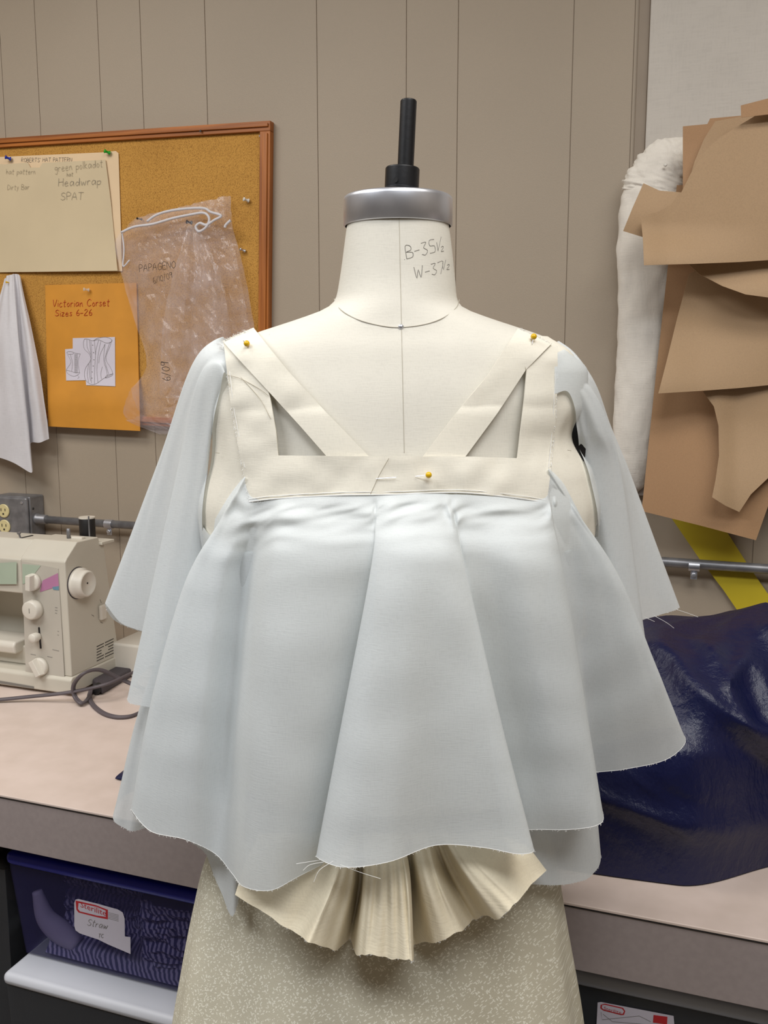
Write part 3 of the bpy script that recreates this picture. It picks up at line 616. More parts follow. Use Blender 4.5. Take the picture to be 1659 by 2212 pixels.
# folders
fo = thing('manila_folder', W(120, 585, .011), 'large buff card folder with pencil notes pinned on the cork board', 'folder')
fu = obj('back_leaf', *wall_poly([(0, 339), (225, 329), (250, 326), (256, 331), (264, 586), (30, 587), (-60, 588), (-60, 345)], .0115, .0012), M['manila2'], fo)
obj('front_leaf', *sheet([(-60, 352), (10, 355), (60, 351), (66, 362), (86, 362), (92, 352), (228, 345), (240, 440), (254, 585), (100, 587), (-60, 589)], lambda x, y: .0145+.010*sm((y-450)/200)*sm((x+50)/200)+.002*math.sin(y*.02)), M['manila'], fo, solid=.0008, smooth=True)
fs = lambda x, y: W(x, y, .0162+.010*sm((y-450)/200)*sm((x+50)/200)+.002*math.sin(y*.02))
fs0 = lambda x, y: W(x, y, .0133)
obj('title_writing', *writing("ROBERTS' HAT PATTERN", 46, 350, 8.5, fs0, .00035, -.01, 1.0), M['pencil'], fo)
for tx in (('hat pattern', 13, 376, 11, fs, .0003, -.0, 1.0), ('Dirty Bar', 16, 410, 11, fs, .0003, -.03, .95), ('green polkadot', 118, 371, 16, fs, .00032, -.10, .92), ('hat', 144, 381, 9, fs, .00032, -.05)):
    obj('pencil_note', *writing(*tx), M['pencil_faint'], fo)
obj('pencil_note', *writing('Headwrap', 126, 402, 17, fs, .00035, -.03, 1.15), M['pencil'], fo)
obj('pencil_note', *writing('SPAT', 131, 432, 16, fs, .00035, -.02, 1.15), M['pencil'], fo)
def pushpin(px, py, m, label, off, tilt=(.2, .1), s=1.0, parent=None):
    c = W(px, py, off); t = thing('push_pin', c, label, 'pin')
    d = Vector((tilt[0], -1, tilt[1])).normalized()
    obj('head', *lathe(c+d*.004, d, [(.0045*s, 0), (.0047*s, .001), (.0028*s, .003), (.0025*s, .008), (.0042*s, .0105), (.0044*s, .012), (.003*s, .0128)], 20), m, t, smooth=True)
    obj('needle', *tube([c+Vector((0, .006, 0)), c+d*.006], .0005, 6), M['silver'], t)
    return t
pushpin(27, 345, M['bluepin'], 'blue push pin holding the buff folder', .014, (-.75, .3))
pushpin(241, 332, M['greenpin'], 'green push pin at the folder corner', .013, (-.75, .3))
pushpin(541, 435, M['whitepin'], 'white push pin near the oak frame above the silver one', .0105, (-.75, .25))
pushpin(533, 544, M['silver'], 'silver push pin near the oak frame under the white one', .0105, (-.8, .4), .8)
pushpin(196, 627, M['clearpin'], 'clear push pin at the top of the orange envelope', .018, (-.7, .1), .9)
pushpin(418, 482, M['black'], 'black push pin holding the clear plastic bag', .03, (-.7, .1), .95)
pushpin(310, 475, M['black'], 'small black push pin at the cord end beside the folder', .012, (-.5, .1), .55)
pushpin(27, 612, M['yellow_head'], 'yellow pin holding the hanging white cloth', .022, (-.3, .1), .55)
# orange envelope
ev = thing('kraft_envelope', W(200, 928, .011), 'orange envelope with red handwriting and two corset drawings', 'envelope')
eo = lambda x, y: .014+.006*math.sin(math.pi*(x-98)/200)*math.sin(math.pi*(y-612)/330)+.014*sm((y-790)/90)
def evf(u, v):
    x = lerp(lerp(98, 105, v), lerp(295, 303, v), u); y = lerp(lerp(616, 611, u), lerp(921, 931, u), v); return W(x, y, eo(x, y))
obj('envelope_body', *grid(evf, 50, 80), M['envelope'], ev, smooth=True, solid=.002)
Z2 = lambda p: (90+p[0]/6.505, 600+p[1]/6.505)
es = lambda k: (lambda x, y: W(x, y, eo(x, y)+k))
pv, pf = sheet([Z2(p) for p in [(437, 848), (1030, 832), (1035, 1525), (625, 1510), (620, 1440), (345, 1445), (330, 1005), (437, 995)]], lambda x, y: eo(x, y)+.0022, 7)
obj('drawing_paper', pv, pf, M['paper'], ev, smooth=True, solid=.0004)
big = [[(600, 860), (585, 920), (600, 1000), (660, 1060), (685, 1110), (680, 1170), (620, 1260), (600, 1340), (610, 1420), (660, 1480), (715, 1500), (780, 1480), (860, 1420), (960, 1370), (1000, 1345)], [(985, 870), (960, 960), (910, 1080), (910, 1170), (960, 1250), (1000, 1345), (985, 1375), (920, 1405), (890, 1400), (930, 1365), (1000, 1350)],
 [(600, 860), (640, 860), (720, 885), (780, 850), (900, 832), (985, 870), (970, 905), (900, 915), (800, 870), (730, 885)], [(670, 870), (690, 1100), (670, 1300), (685, 1450)], [(740, 890), (755, 1100), (742, 1300), (740, 1490)], [(690, 890), (705, 1100), (690, 1300), (700, 1480)], [(800, 875), (765, 1000), (755, 1080)], [(830, 890), (790, 1100), (775, 1300), (790, 1470)], [(890, 930), (820, 1080), (800, 1200)],
 [(890, 930), (870, 1150), (910, 1300), (920, 1380)], [(635, 870), (640, 980), (690, 1080)], [(660, 1200), (640, 1350), (660, 1470)], [(850, 1250), (830, 1350), (840, 1420)], [(960, 900), (900, 1080), (890, 1180), (940, 1350)]]
small = [[(350, 1050), (380, 1035), (440, 1045), (440, 1070), (380, 1075), (350, 1055)], [(440, 1050), (490, 1062), (545, 1070)], [(360, 1075), (410, 1180), (360, 1270), (345, 1300), (370, 1350), (450, 1385), (510, 1360), (535, 1330), (480, 1335), (400, 1310), (345, 1298)], [(540, 1070), (510, 1180), (530, 1330)], [(400, 1070), (430, 1190), (420, 1310)], [(500, 1365), (525, 1395), (505, 1415)]]
hatch = [[(465, y), (500, y+4)] for y in range(1075, 1330, 14)]+[[(465, 1070), (465, 1330)], [(500, 1070), (500, 1330)]]
studs = [[(x-5, y), (x+6, y+2)] for x, y in ((715, 945), (728, 1050), (733, 1150), (723, 1237), (708, 1322), (705, 1408))]
zz = lambda L: [[Z2(p) for p in l] for l in L]
obj('corset_drawing', *join(strokes(zz(big), es(.0031), .00028, 4), strokes(zz(small), es(.0031), .00024, 4), strokes(zz(hatch), es(.0031), .00022, 3), strokes(zz(studs), es(.0031), .0007, 4)), M['pencil'], ev)
obj('red_writing', *join(writing('Victorian Corset', 114, 663, 15, es(.0018), .0006, -.015, 1.02), writing('Sizes 6-26', 119, 683, 13, es(.0018), .0006, -.02, 1.18)), M['redink'], ev)
# hanging white cloth
HC = [((10, 602), (-35, 780), (-60, 975), .02), ((16, 596), (-8, 780), (-12, 985), .04), ((22, 594), (18, 780), (30, 1000), .052), ((29, 592), (44, 790), (69, 1021), .05), ((32, 592), (46, 790), (66, 990), .032), ((36, 592), (54, 790), (66, 958), .028), ((40, 593), (68, 790), (86, 956), .045), ((44, 598), (84, 790), (106, 948), .03)]
V, Fc = loft([[W(c[0][0], c[0][1], .016+c[3]*.2) for c in HC], [W(c[1][0], c[1][1], c[3]+.012) for c in HC], [W(c[2][0], c[2][1], c[3]+.012) for c in HC]], 70, 50, lambda u, v, p: Vector((0, .004*nz(u*10, v*4), 0)))
obj('hanging_cloth', V, Fc, M['hangcloth'], smooth=True, solid=.001, label='white cotton cloth hanging from a pin at the photo\'s left edge', cat='cloth')
# plastic bag
pb_ = thing('plastic_bag', W(400, 935, .012), 'crumpled clear plastic drawstring bag pinned beside the orange envelope', 'bag')
BL = [(296, 470), (250, 520), (262, 590), (290, 690), (318, 790), (275, 850), (262, 900), (345, 938)]
BR = [(497, 422), (503, 490), (522, 560), (540, 660), (556, 760), (540, 850), (500, 900), (430, 938)]
def bagfn(k, nu, nv):
    a = [Vector((x, y, 0)) for x, y in BL]; b = [Vector((x, y, 0)) for x, y in BR]; rnd = random.Random(11+k)
    jit = [[rnd.random() for _ in range(nu+1)] for _ in range(nv+1)]
    def fn(u, v):
        q = cr(a, v).lerp(cr(b, v), u); s = (math.sin(math.pi*u)**.5)*(math.sin(math.pi*min(max(v, .02), .98))**.4)
        th = math.atan2(q.x-418, q.y-440); rd = math.hypot(q.x-418, q.y-440)/200
        ridge = abs(math.sin(th*8+nz(rd*2, 3, k)*1.6))**1.5*min(1, rd)*(1 if v > .12 else 0)
        n = .45*nz(q.x*.016, q.y*.008, k)+.55*ridge+.75*(jit[round(v*nv)][round(u*nu)]-.5)*(.35+.65*abs(nz(q.x*.02, q.y*.02, 7)))
        off = .014+.010+(.032 if k else .004)*s+(.024 if k else .008)*s*n
        e_ = 4*(jit[round(v*nv)][round(u*nu)]-.5)
        return W(q.x+e_, q.y+e_, max(off, .012) if not (v > .88) else max(off, .030))
    return grid(fn, nu, nv)
obj('front_film', *bagfn(1, 26, 44), M['film'], pb_, smooth=False)
obj('back_film', *bagfn(0, 16, 26), M['film'], pb_, smooth=False)
fold = [[W(x, y, o) for x, y, o in l] for l in ([(405, 490, .05), (372, 600, .07), (350, 720, .06), (345, 860, .05)], [(412, 488, .055), (400, 600, .085), (385, 720, .08), (380, 860, .06)], [(418, 486, .05), (420, 600, .07), (418, 720, .06), (415, 850, .05)], [(424, 488, .055), (445, 600, .08), (450, 700, .075), (455, 800, .06)], [(430, 490, .05), (470, 580, .06), (490, 660, .06), (500, 720, .05)])]
V, Fc = loft([[c[k] for c in fold] for k in range(4)], 30, 30, lambda u, v, p: Vector((0, .006*nz(u*20, v*9, 2), 0)))
obj('gathered_fold', V, Fc, M['film'], pb_, smooth=False)
cordp = [(262, 502), (290, 490), (330, 484), (372, 472), (410, 464), (440, 460), (452, 472), (446, 490), (430, 500), (423, 490), (432, 482), (446, 486), (462, 476), (478, 466), (455, 458), (440, 450), (400, 451), (360, 457), (335, 466), (318, 478)]
obj('drawstring', *join(tube([W(x, y, .055) for x, y in cordp], .0028, 8, 120), tube([W(x, y, .045) for x, y in ((264, 503), (268, 540), (266, 575), (280, 562))], .0018, 8, 20), tube([W(x, y, .045) for x, y in ((498, 476), (488, 486), (486, 492))], .003, 8, 10)), M['hangcloth'], pb_, smooth=True)
bsf = lambda x, y: W(x, y, .086)
obj('marker_writing', *join(writing('PAPAGENO', 301, 588, 15, bsf, .0005, -.12, .98), writing('6/10/09', 332, 613, 13, bsf, .00045, -.3, .9)), M['ink'], pb_)
obj('marker_date', *writing('6/09', 369, 822, 17, bsf, .0006, math.radians(-97), 1.1), M['ink'], pb_)
# ================================================================== OUTLET BOX + CONDUIT
cy = YW-.03; c0 = PY(70, 1112, cy); c1 = PY(1659, 1228, cy)
c0 = Vector((c0.x, cy, 1.052)); zR = PY(1500, 1222, cy).z
cd_ = thing('conduit', Vector((.0, cy, 1.04)), 'grey galvanised electrical conduit along the wall behind the dress form', 'pipe')
obj('pipe', *tube([c0, Vector((-.2, cy, (c0.z+zR)/2)), Vector((1.3, cy, zR-.003))], .0092, 20), M['galv'], cd_, smooth=True)
def strap(px, py, d=1):
    q = PY(px, py, cy); z = lerp(c0.z, zR, min(1, (q.x-c0.x)/(PY(1500, 1222, cy).x-c0.x)))
    c = Vector((q.x, cy, z))
    obj('pipe_strap', *join(lathe(c-Vector((.010, 0, 0)), (1, 0, 0), [(.0093, 0), (.0108, .0), (.0108, .020), (.0093, .020)], 20), box((c.x-.006, cy-.002, z-.026), (c.x+.006, cy+.001, z-.009)), lathe(c+Vector((0, -.003, -.017)), (0, -1, 0), [(.005, 0), (.005, .003), (.003, .004)], 6)), M['silver'], cd_, bevel=.0006)
strap(236, 1126); strap(1500, 1222)
ob = thing('outlet_box', PY(20, 1160, YW-.03), 'galvanised metal outlet box with ivory sockets above the sewing machine', 'outlet')
bxR = PY(62, 1110, YW-.055).x; bz1 = PY(30, 1072, YW-.055).z; bz0 = bz1-.108
obj('box', *box((bxR-.105, YW-.05, bz0), (bxR+.001, YW-.0, bz1)), M['galv'], ob, bevel=.004)
obj('cover_plate', *box((bxR-.103, YW-.06, bz0+.002), (bxR-.001, YW-.05, bz1-.002)), M['galv'], ob, bevel=.006)
obj('connector', *lathe(Vector((bxR, cy, c0.z)), (1, 0, 0), [(.0135, 0), (.0135, .006), (.0115, .008), (.0115, .03), (.0098, .031)], 24), M['galv'], ob, smooth=True)
for z in (bz1-.036, bz0+.034):
    cx = PY(12, 1105, YW-.06).x-.004
    s = obj('socket', *lathe((cx, YW-.0605, z), (0, -1, 0), [(.0165, 0), (.0165, .002), (.015, .003)], 28), M['ivory'], ob, smooth=False)
    for dx, dz, w, h in ((-.006, .003, .0008, .0035), (.006, .003, .0008, .003), (0, -.007, .002, .002)):
        obj('slot', *box((cx+dx-w, YW-.0642, z+dz-h), (cx+dx+w, YW-.0632, z+dz+h)), M['ink'], s)
obj('cover_screw', *lathe((bxR-.014, YW-.0605, bz1-.014), (0, -1, 0), [(.004, 0), (.003, .002)], 12), M['silver'], ob)
obj('cover_screw', *lathe((bxR+.0012, YW-.04, bz1-.03), (1, 0, 0), [(.003, 0), (.002, .0015)], 12), M['ink'], ob)
# ================================================================== SEWING MACHINE
MO = T(155, 1507); mx0, my0 = MO.x, MO.y
sm_ = thing('sewing_machine', Vector((mx0-.2, my0+.09, TZ)), 'cream plastic sewing machine with round dials and handwheel on the table', 'sewing machine')
TZM = TZ+.006
def yz_prism(x0, x1, pl): return prism([Vector((x1, my0+y, TZM+z)) for y, z in pl], [Vector((x0, my0+y, TZM+z)) for y, z in pl])
H = .302
obj('base', *yz_prism(mx0-.41, mx0, [(0, 0), (0, .028), (.006, .034), (.17, .034), (.172, 0)]), M['plastic_cream'], sm_, bevel=.003)
obj('column', *yz_prism(mx0-.112, mx0-.004, [(.008, .034), (.006, H-.034), (.012, H-.027), (.045, H), (.112, H-.001), (.116, H-.012), (.130, H-.014), (.134, H-.05), (.165, .034)]), M['plastic_cream'], sm_, bevel=.0025)
obj('arm', *yz_prism(mx0-.41, mx0-.1125, [(.010, .195), (.007, H-.036), (.020, H-.030), (.046, H-.002), (.110, H-.003), (.13, .25), (.13, .195)]), M['plastic_cream'], sm_, bevel=.003)
obj('head', *yz_prism(mx0-.41, mx0-.30, [(.012, .11), (.010, .196), (.12, .196), (.12, .11)]), M['plastic_cream'], sm_, bevel=.004)
obj('free_arm', *yz_prism(mx0-.38, mx0-.150, [(.018, .062), (.014, .080), (.020, .088), (.085, .088), (.09, .062)]), M['plastic_light'], sm_, bevel=.005)
obj('free_arm_root', *yz_prism(mx0-.30, mx0-.113, [(.04, .034), (.04, .075), (.12, .075), (.12, .034)]), M['plastic_cream'], sm_, bevel=.004)
obj('rear_shade', *yz_prism(mx0-.30, mx0-.113, [(.118, .034), (.118, .2), (.13, .2), (.13, .034)]), M['plastic_cream'], sm_)
yf = my0+.0065
fp = lambda x, y: PY(x, y, yf-.0008)
def face_quad(pts, y0, th): return prism([PY(x, y, y0-th) for x, y in pts], [PY(x, y, y0) for x, y in pts])
obj('faceplate', *face_quad([(47, 1212), (126, 1228), (140, 1478), (56, 1462)], yf, .0012), M['faceplate'], sm_)
obj('green_graphic', *face_quad([(-30, 1218), (36, 1214), (36, 1262), (-30, 1262)], yf-.0012, .0008), M['green_print'], sm_)
obj('green_graphic', *face_quad([(48, 1218), (88, 1222), (60, 1258), (49, 1262)], yf-.0012, .0006), M['green_print'], sm_)
obj('pink_graphic', *face_quad([(92, 1254), (125, 1238), (127, 1266), (86, 1279)], yf-.0012, .0006), M['pink_print'], sm_)
obj('blue_graphic', *face_quad([(113, 1268), (127, 1266), (127, 1275), (115, 1274)], yf-.0012, .0007), M['blue_print'], sm_)
def dial(px, py, rpx, ridge, ang=0.0, depth=.018):
    c = PY(px, py, yf-.001); r = rpx*1.83/2000; d = Vector((0, -1, 0))
    o = obj('dial', *lathe(c, d, [(r*1.04, 0), (r*1.04, depth*.35), (r, depth*.45), (r*.97, depth*.8 if not ridge else depth*.5), (r*.8, depth*.85 if not ridge else depth*.55)], 36), M['plastic_light'], sm_, smooth=True)
    if ridge:
        ca, sa = math.cos(ang), math.sin(ang); ax = Vector((ca, 0, sa)); bx_ = Vector((-sa, 0, ca)); q = c+d*depth*.5
        pr_ = [(-1, -.42), (1, -.42), (1, .42), (-1, .42)]
        fr_ = [q+ax*(a*r*.92)+bx_*(b*r*.8)+d*depth*.7 for a, b in pr_]; bk = [q+ax*(a*r)+bx_*(b*r)-d*.001 for a, b in pr_]
        obj('grip', *prism(fr_, bk), M['plastic_light'], o, bevel=.0012)
    else: obj('mark', *box((c.x-.0008, c.y-depth*.86, c.z-.005), (c.x+.0008, c.y-depth*.8, c.z+.005)), M['pencil'], o)
    return o
dial(75, 1256, 18, True, 1.5); dial(77, 1315, 21, False, depth=.022); dial(89, 1439, 20, True, 2.1)
obj('slider_slot', *face_quad([(82, 1355), (86, 1355), (90, 1401), (86, 1401)], yf-.0012, .0004), M['ink'], sm_)
c = PY(84, 1374, yf-.001); obj('slider_knob', *lathe(c, (0, -1, 0), [(.007, 0), (.008, .004), (.0095, .008), (.0095, .02), (.008, .022)], 28), M['plastic_light'], sm_, smooth=True)
for l in ([(113, 1403), (127, 1406)], [(66, 1413), (77, 1415)], [(102, 1418), (113, 1420)], [(119, 1312), (124, 1313)], [(119, 1318), (124, 1319)], [(119, 1324), (123, 1325)], [(124, 1363), (127, 1364)], [(124, 1371), (127, 1372)]):
    obj('printed_mark', *tube([PY(*q, yf-.0016) for q in l], .0004, 4), M['pencil'], sm_)
obj('model_strip', *face_quad([(-20, 1467), (73, 1483), (73, 1488), (-20, 1473)], my0-.0002, .0006), M['pencil'], sm_)
xs = mx0-.004
sp_ = lambda x, y, k=0: PX(x, y, xs+k)
c = sp_(168, 1259)
hw = obj('handwheel', *lathe(c, (1, 0, 0), [(.030, 0), (.031, .002), (.031, .010), (.027, .012), (.0265, .024), (.024, .026), (.0225, .0265), (.022, .0255)], 48), M['plastic_light'], sm_, smooth=True)
obj('wheel_recess', *lathe(c, (1, 0, 0), [(.0325, 0), (.0325, .0008)], 40), M['plug'], sm_)
obj('stud', *lathe(c+Vector((.0255, -.003, .002)), (1, 0, 0), [(.0018, 0), (.0018, .0008)], 12), M['ink'], hw)
c = sp_(218, 1322); obj('speed_switch', *box((c.x, c.y-.010, c.z-.016), (c.x+.009, c.y+.010, c.z+.016)), M['plastic_light'], sm_, bevel=.004)
for (ax_, ay_, bx2, by2) in ((216, 1295, 219, 1302), (198, 1328, 203, 1331), (217, 1344, 222, 1346)):
    a = sp_(ax_, ay_, .0004); b = sp_(bx2, by2, .0004); obj('printed_mark', *tube([a, b], .0005, 4), M['pencil'], sm_)
for i in range(6):
    y = 1397+i*6.2
    for (xa, xb) in (((209, 224), (227, 245)) if i not in (2, 3) else ((209, 219), (234, 245))):
        ya = y-(xa-209)*.48; yb = y-(xb-209)*.48
        obj('vent_slot', *tube([sp_(xa, ya, .0002), sp_(xb, yb, .0002)], .0009, 4), M['ink'], sm_)
pt = T(107, 1178, TZM+H); obj('bobbin_winder', *lathe(Vector((mx0-.048, my0+.075, TZM+H-.001)), (0, 0, 1), [(.004, 0), (.004, .02), (.003, .021)], 16), M['galv'], sm_, smooth=True)
obj('winder_stop', *box((mx0-.040, my0+.072, TZM+H-.001), (mx0-.014, my0+.084, TZM+H+.004)), M['plastic_light'], sm_, bevel=.0015)
obj('spool_pin', *lathe(Vector((mx0-.030, my0+.118, TZM+H-.02)), (0, 0, 1), [(.0016, 0), (.0016, .06)], 10), M['galv'], sm_)
obj('spool_shelf', *box((mx0-.05, my0+.113, TZM+H-.018), (mx0+.004, my0+.155, TZM+H-.012)), M['plastic_cream'], sm_, bevel=.001)
obj('tension_slot', *box((mx0-.150, my0+.052, TZM+H-.0025), (mx0-.145, my0+.085, TZM+H-.0012)), M['ink'], sm_)
obj('tension_lever', *lathe(Vector((mx0-.153, my0+.055, TZM+H-.002)), (0, -.3, 1), [(.002, 0), (.002, .008), (.004, .009), (.004, .012)], 12), M['galv'], sm_)
sc = PY(190, 1168, my0+.140)
spl = thing('thread_spool', sc, 'black thread spool standing on top of the sewing machine', 'spool')
obj('thread', *lathe(sc+UP*.003, (0, 0, 1), [(.0155, 0), (.0165, .002), (.0165, .043), (.0155, .045)], 32), M['ink'], spl, smooth=True)
obj('flange', *lathe(sc, (0, 0, 1), [(.0168, 0), (.0168, .003)], 32), M['plastic_light'], spl); obj('flange', *lathe(sc+UP*.048, (0, 0, 1), [(.0168, 0), (.0168, .003)], 32), M['plastic_light'], spl)
# accessory box behind the machine
ab = (mx0+.02, my0+.145)
v, f = box((ab[0]-.03, ab[1], TZ), (ab[0]+.085, ab[1]+.10, TZ+.072)); v2, f2 = box((ab[0]-.022, ab[1]+.008, TZ+.05), (ab[0]+.077, ab[1]+.092, TZ+.0725))
obj('accessory_tray', v, f, M['plastic_light'], bevel=.006, label='cream plastic accessory box behind the sewing machine', cat='box')
# plug + cords
pc = T(228, 1475)
pg = thing('foot_pedal_plug', pc, 'dark grey plug block lying beside the sewing machine', 'plug')
pp = [T(x, y, TZ+.0) for x, y in ((200, 1486), (220, 1502), (290, 1460), (276, 1448), (262, 1452))]
obj('plug_body', *prism([p+UP*.020 for p in pp], [p+UP*.0005 for p in pp]), M['plug'], pg, bevel=.004)
q = T(209, 1488, TZ+.012); obj('plug_mouth', *lathe(q, (pp[0]-pp[3]).normalized()+Vector((.3, 0, 0)), [(.010, -.01), (.0105, .006), (.008, .007)], 20), M['ink'], pg, smooth=True)
def cord(pts, label):
    p = [T(x, y, TZ+.0035+h) for x, y, h in pts]; v, f = tube(p, .0032, 8, 60); v2, f2 = tube([a+Vector((.0, .0045, 0)) for a in p], .0032, 8, 60)
    obj('power_cord', *join((v, f), (v2, f2)), M['cord'], smooth=True, label=label, cat='cord', group='cords by the sewing machine')
cord([(-40, 1516, 0), (60, 1506, .008), (150, 1496, .020), (230, 1478, .034), (290, 1452, .036), (345, 1436, .03)], 'grey twin cord running straight across the table past the machine')
cord([(310, 1490, .008), (260, 1468, .030), (215, 1448, .058), (180, 1455, .062), (158, 1480, .036), (160, 1505, .012), (175, 1520, .004), (190, 1508, .003), (196, 1490, .010), (212, 1478, .010)], 'grey twin cord in an upright loop in front of the machine')
cord([(205, 1484, .004), (192, 1500, 0), (198, 1522, 0), (225, 1543, 0), (262, 1550, 0), (300, 1540, 0), (360, 1500, 0)], 'grey twin cord curving low over the bare table')
# ================================================================== STUFFED ARM
am = thing('stuffed_arm', W(1380, 1060, .03), 'stuffed white muslin dress form arm pinned to the canvas board', 'arm')
AX = [(1424, 372, .047), (1412, 430, .056), (1401, 520, .055), (1395, 640, .049), (1385, 760, .044), (1376, 860, .041), (1368, 950, .037), (1366, 1010, .031), (1370, 1052, .018), (1373, 1064, .004)]
def armring(pl, rs, seed, amp, n=48, m=120):
    pts = [W(x, y, .022+r*.56) for (x, y, r) in pl]; rr = [Vector((r, 0, 0)) for (_, _, r) in pl]
    def fn(u, v):
        c = cr(pts, v); d = (cr(pts, min(v+.01, 1))-cr(pts, max(v-.01, 0))).normalized(); a = Vector((0, -1, 0)); b = d.cross(a).normalized(); r = max(cr(rr, v).x, .001); t = 2*math.pi*u
        k = 1+amp*(nz(3*math.cos(t), v*22, seed)+.8*nz(6*math.cos(t)+seed, v*40, 3*math.sin(t)))
        return c+a*(r*.55*k*math.sin(t))+b*(r*k*math.cos(t))
    return grid(fn, n, m, True)
obj('arm', *armring(AX, None, 2, .05), M['armcloth'], am, smooth=True)
CP = [(1490, 300, .006), (1468, 322, .030), (1446, 345, .044), (1425, 378, .052), (1412, 410, .056), (1408, 425, .050)]
def capfn():
    v, f = armring(CP, None, 5, .09, 64, 60); return v, f
obj('gathered_cap', *capfn(), M['armcloth'], am, smooth=True)
obj('arm_pin', *lathe(W(1438, 357, .085), (-.3, -1, 0), [(.001, 0), (.003, .001), (.003, .004), (.001, .005)], 12), M['whitepin'], am)
# ================================================================== KRAFT PATTERNS
def pat(pts, offf, m, label, solid=.0009):
    V, Fc = sheet(pts, offf, 6)
    return obj('paper_pattern', V, Fc, m, smooth=True, solid=solid, label=label, cat='paper', group='brown paper patterns hanging on the right')
S = lambda a, b, x: sm((x-a)/(b-a))
pat([(1462, 400), (1440, 600), (1418, 800), (1402, 950), (1386, 1104), (1512, 1135), (1633, 1167), (1662, 1085), (1760, 1000), (1760, 400)], lambda x, y: .088+.03*S(800, 1160, y)+.006*math.sin(x*.02), M['kraft2'], 'largest brown paper pattern, hindmost, reaching lowest above the yellow board')
pat([(1500, 780), (1520, 848), (1542, 878), (1552, 920), (1553, 985), (1545, 1040), (1538, 1074), (1566, 1092), (1597, 1106), (1622, 1068), (1662, 1030), (1760, 960), (1760, 780)], lambda x, y: .118+.03*S(900, 1100, y)+.015*S(1600, 1540, x), M['kraft'], 'small curved brown paper pattern hanging at the lower right')
pat([(1489, 590), (1560, 574), (1760, 560), (1760, 822), (1600, 838), (1520, 844), (1422, 850), (1440, 780), (1462, 690)], lambda x, y: .125+.04*S(700, 850, y)*S(1760, 1400, x)+.01*S(1520, 1420, x), M['kraft'], 'wide folded brown paper pattern in the middle with a slanting left edge')
pat([(1476, 560), (1510, 592), (1560, 618), (1610, 636), (1662, 643), (1760, 640), (1760, 540), (1500, 540)], lambda x, y: .165+.02*S(560, 640, y), M['kraft'], 'brown paper pattern with a curved bottom edge tucked under the upper ones')
pat([(1390, 396), (1425, 412), (1475, 416), (1560, 400), (1560, 520), (1470, 508), (1388, 512), (1346, 499), (1366, 450)], lambda x, y: .172+.0*x+.006*math.sin(y*.03), M['kraft'], 'small angular brown paper flap sticking out over the stuffed arm')
pat([(1475, 273), (1528, 268), (1534, 256), (1600, 250), (1662, 236), (1760, 225), (1760, 420), (1475, 420)], lambda x, y: .130+.012*S(300, 420, y), M['kraft2'], 'brown paper pattern with a square upper left corner above the arm')
pat([(1521, 300), (1545, 262), (1600, 252), (1760, 215), (1760, 420), (1480, 420), (1500, 350)], lambda x, y: .150+.01*S(300, 420, y), M['kraft'], 'brown paper pattern with a slanting shoulder second from the front')
pat([(1384, 468), (1420, 458), (1448, 443), (1472, 415), (1492, 375), (1520, 330), (1548, 302), (1590, 275), (1662, 232), (1760, 215), (1760, 555), (1600, 566), (1500, 570), (1391, 573), (1389, 520)], lambda x, y: .188+.030*S(480, 573, y)*S(1700, 1400, x)+.01*S(1450, 1384, x), M['kraft'], 'frontmost brown paper pattern with a curved armhole edge over the arm')
pat([(1600, 228), (1662, 212), (1760, 200), (1760, 236), (1662, 247), (1601, 254)], lambda x, y: .205, M['kraft2'], 'dark brown paper scrap at the very top of the patterns')
# yellow board leaning on the wall
ys = [(1420, 1076), (1451, 1120), (1510, 1206), (1563, 1275), (1640, 1388), (1700, 1475)]; yr = [(1530, 1090), (1571, 1150), (1613, 1216), (1659, 1283), (1740, 1395), (1800, 1480)]
fr_ = [W(x, y, .012) for x, y in ys]+[W(x, y, .012) for x, y in yr[::-1]]; bk = [W(x, y, .004) for x, y in ys]+[W(x, y, .004) for x, y in yr[::-1]]
obj('yellow_board', *prism(fr_, bk), M['yellow'], label='yellow flat board slanting down the wall behind the conduit', cat='board')
# ================================================================== NAVY BAG
CREASE = [([(-.10, .44), (-.05, .36), (.0, .25), (.10, .13)], .022, .020), ([(-.02, .42), (.03, .30), (.055, .20), (.09, .17)], .020, .013), ([(.02, .27), (.05, .34), (.075, .30), (.10, .22)], .018, .012), ([(-.25, .10), (-.12, .07), (.0, .05), (.12, .03)], .012, .012),
 ([(-.14, .38), (-.09, .26), (-.02, .16), (.06, .09)], .014, .014), ([(.06, .45), (.09, .38), (.13, .3), (.2, .2)], .02, .014), ([(.12, .2), (.2, .3), (.3, .4)], .02, .02), ([(-.6, .2), (-.4, .3), (-.2, .42)], .015, .02), ([(.3, .1), (.45, .25), (.5, .4)], .02, .02)]
def creases(x, v):
    t = 0
    for pl, amp, w in CREASE:
        best = 9
        for (a, b), (c, d) in zip(pl[:-1], pl[1:]):
            ax, ay, bx_, by = a, b*.5, c, d*.5; L = (bx_-ax)**2+(by-ay)**2; k = max(0, min(1, ((x-ax)*(bx_-ax)+(v*.5-ay)*(by-ay))/L))
            dd = math.hypot(x-ax-k*(bx_-ax), v*.5-ay-k*(by-ay)); best = min(best, dd)
        e0 = min(1, abs(x-pl[0][0])/.03+.2); t += amp*math.exp(-(best/w)**1.5)*e0
    return t
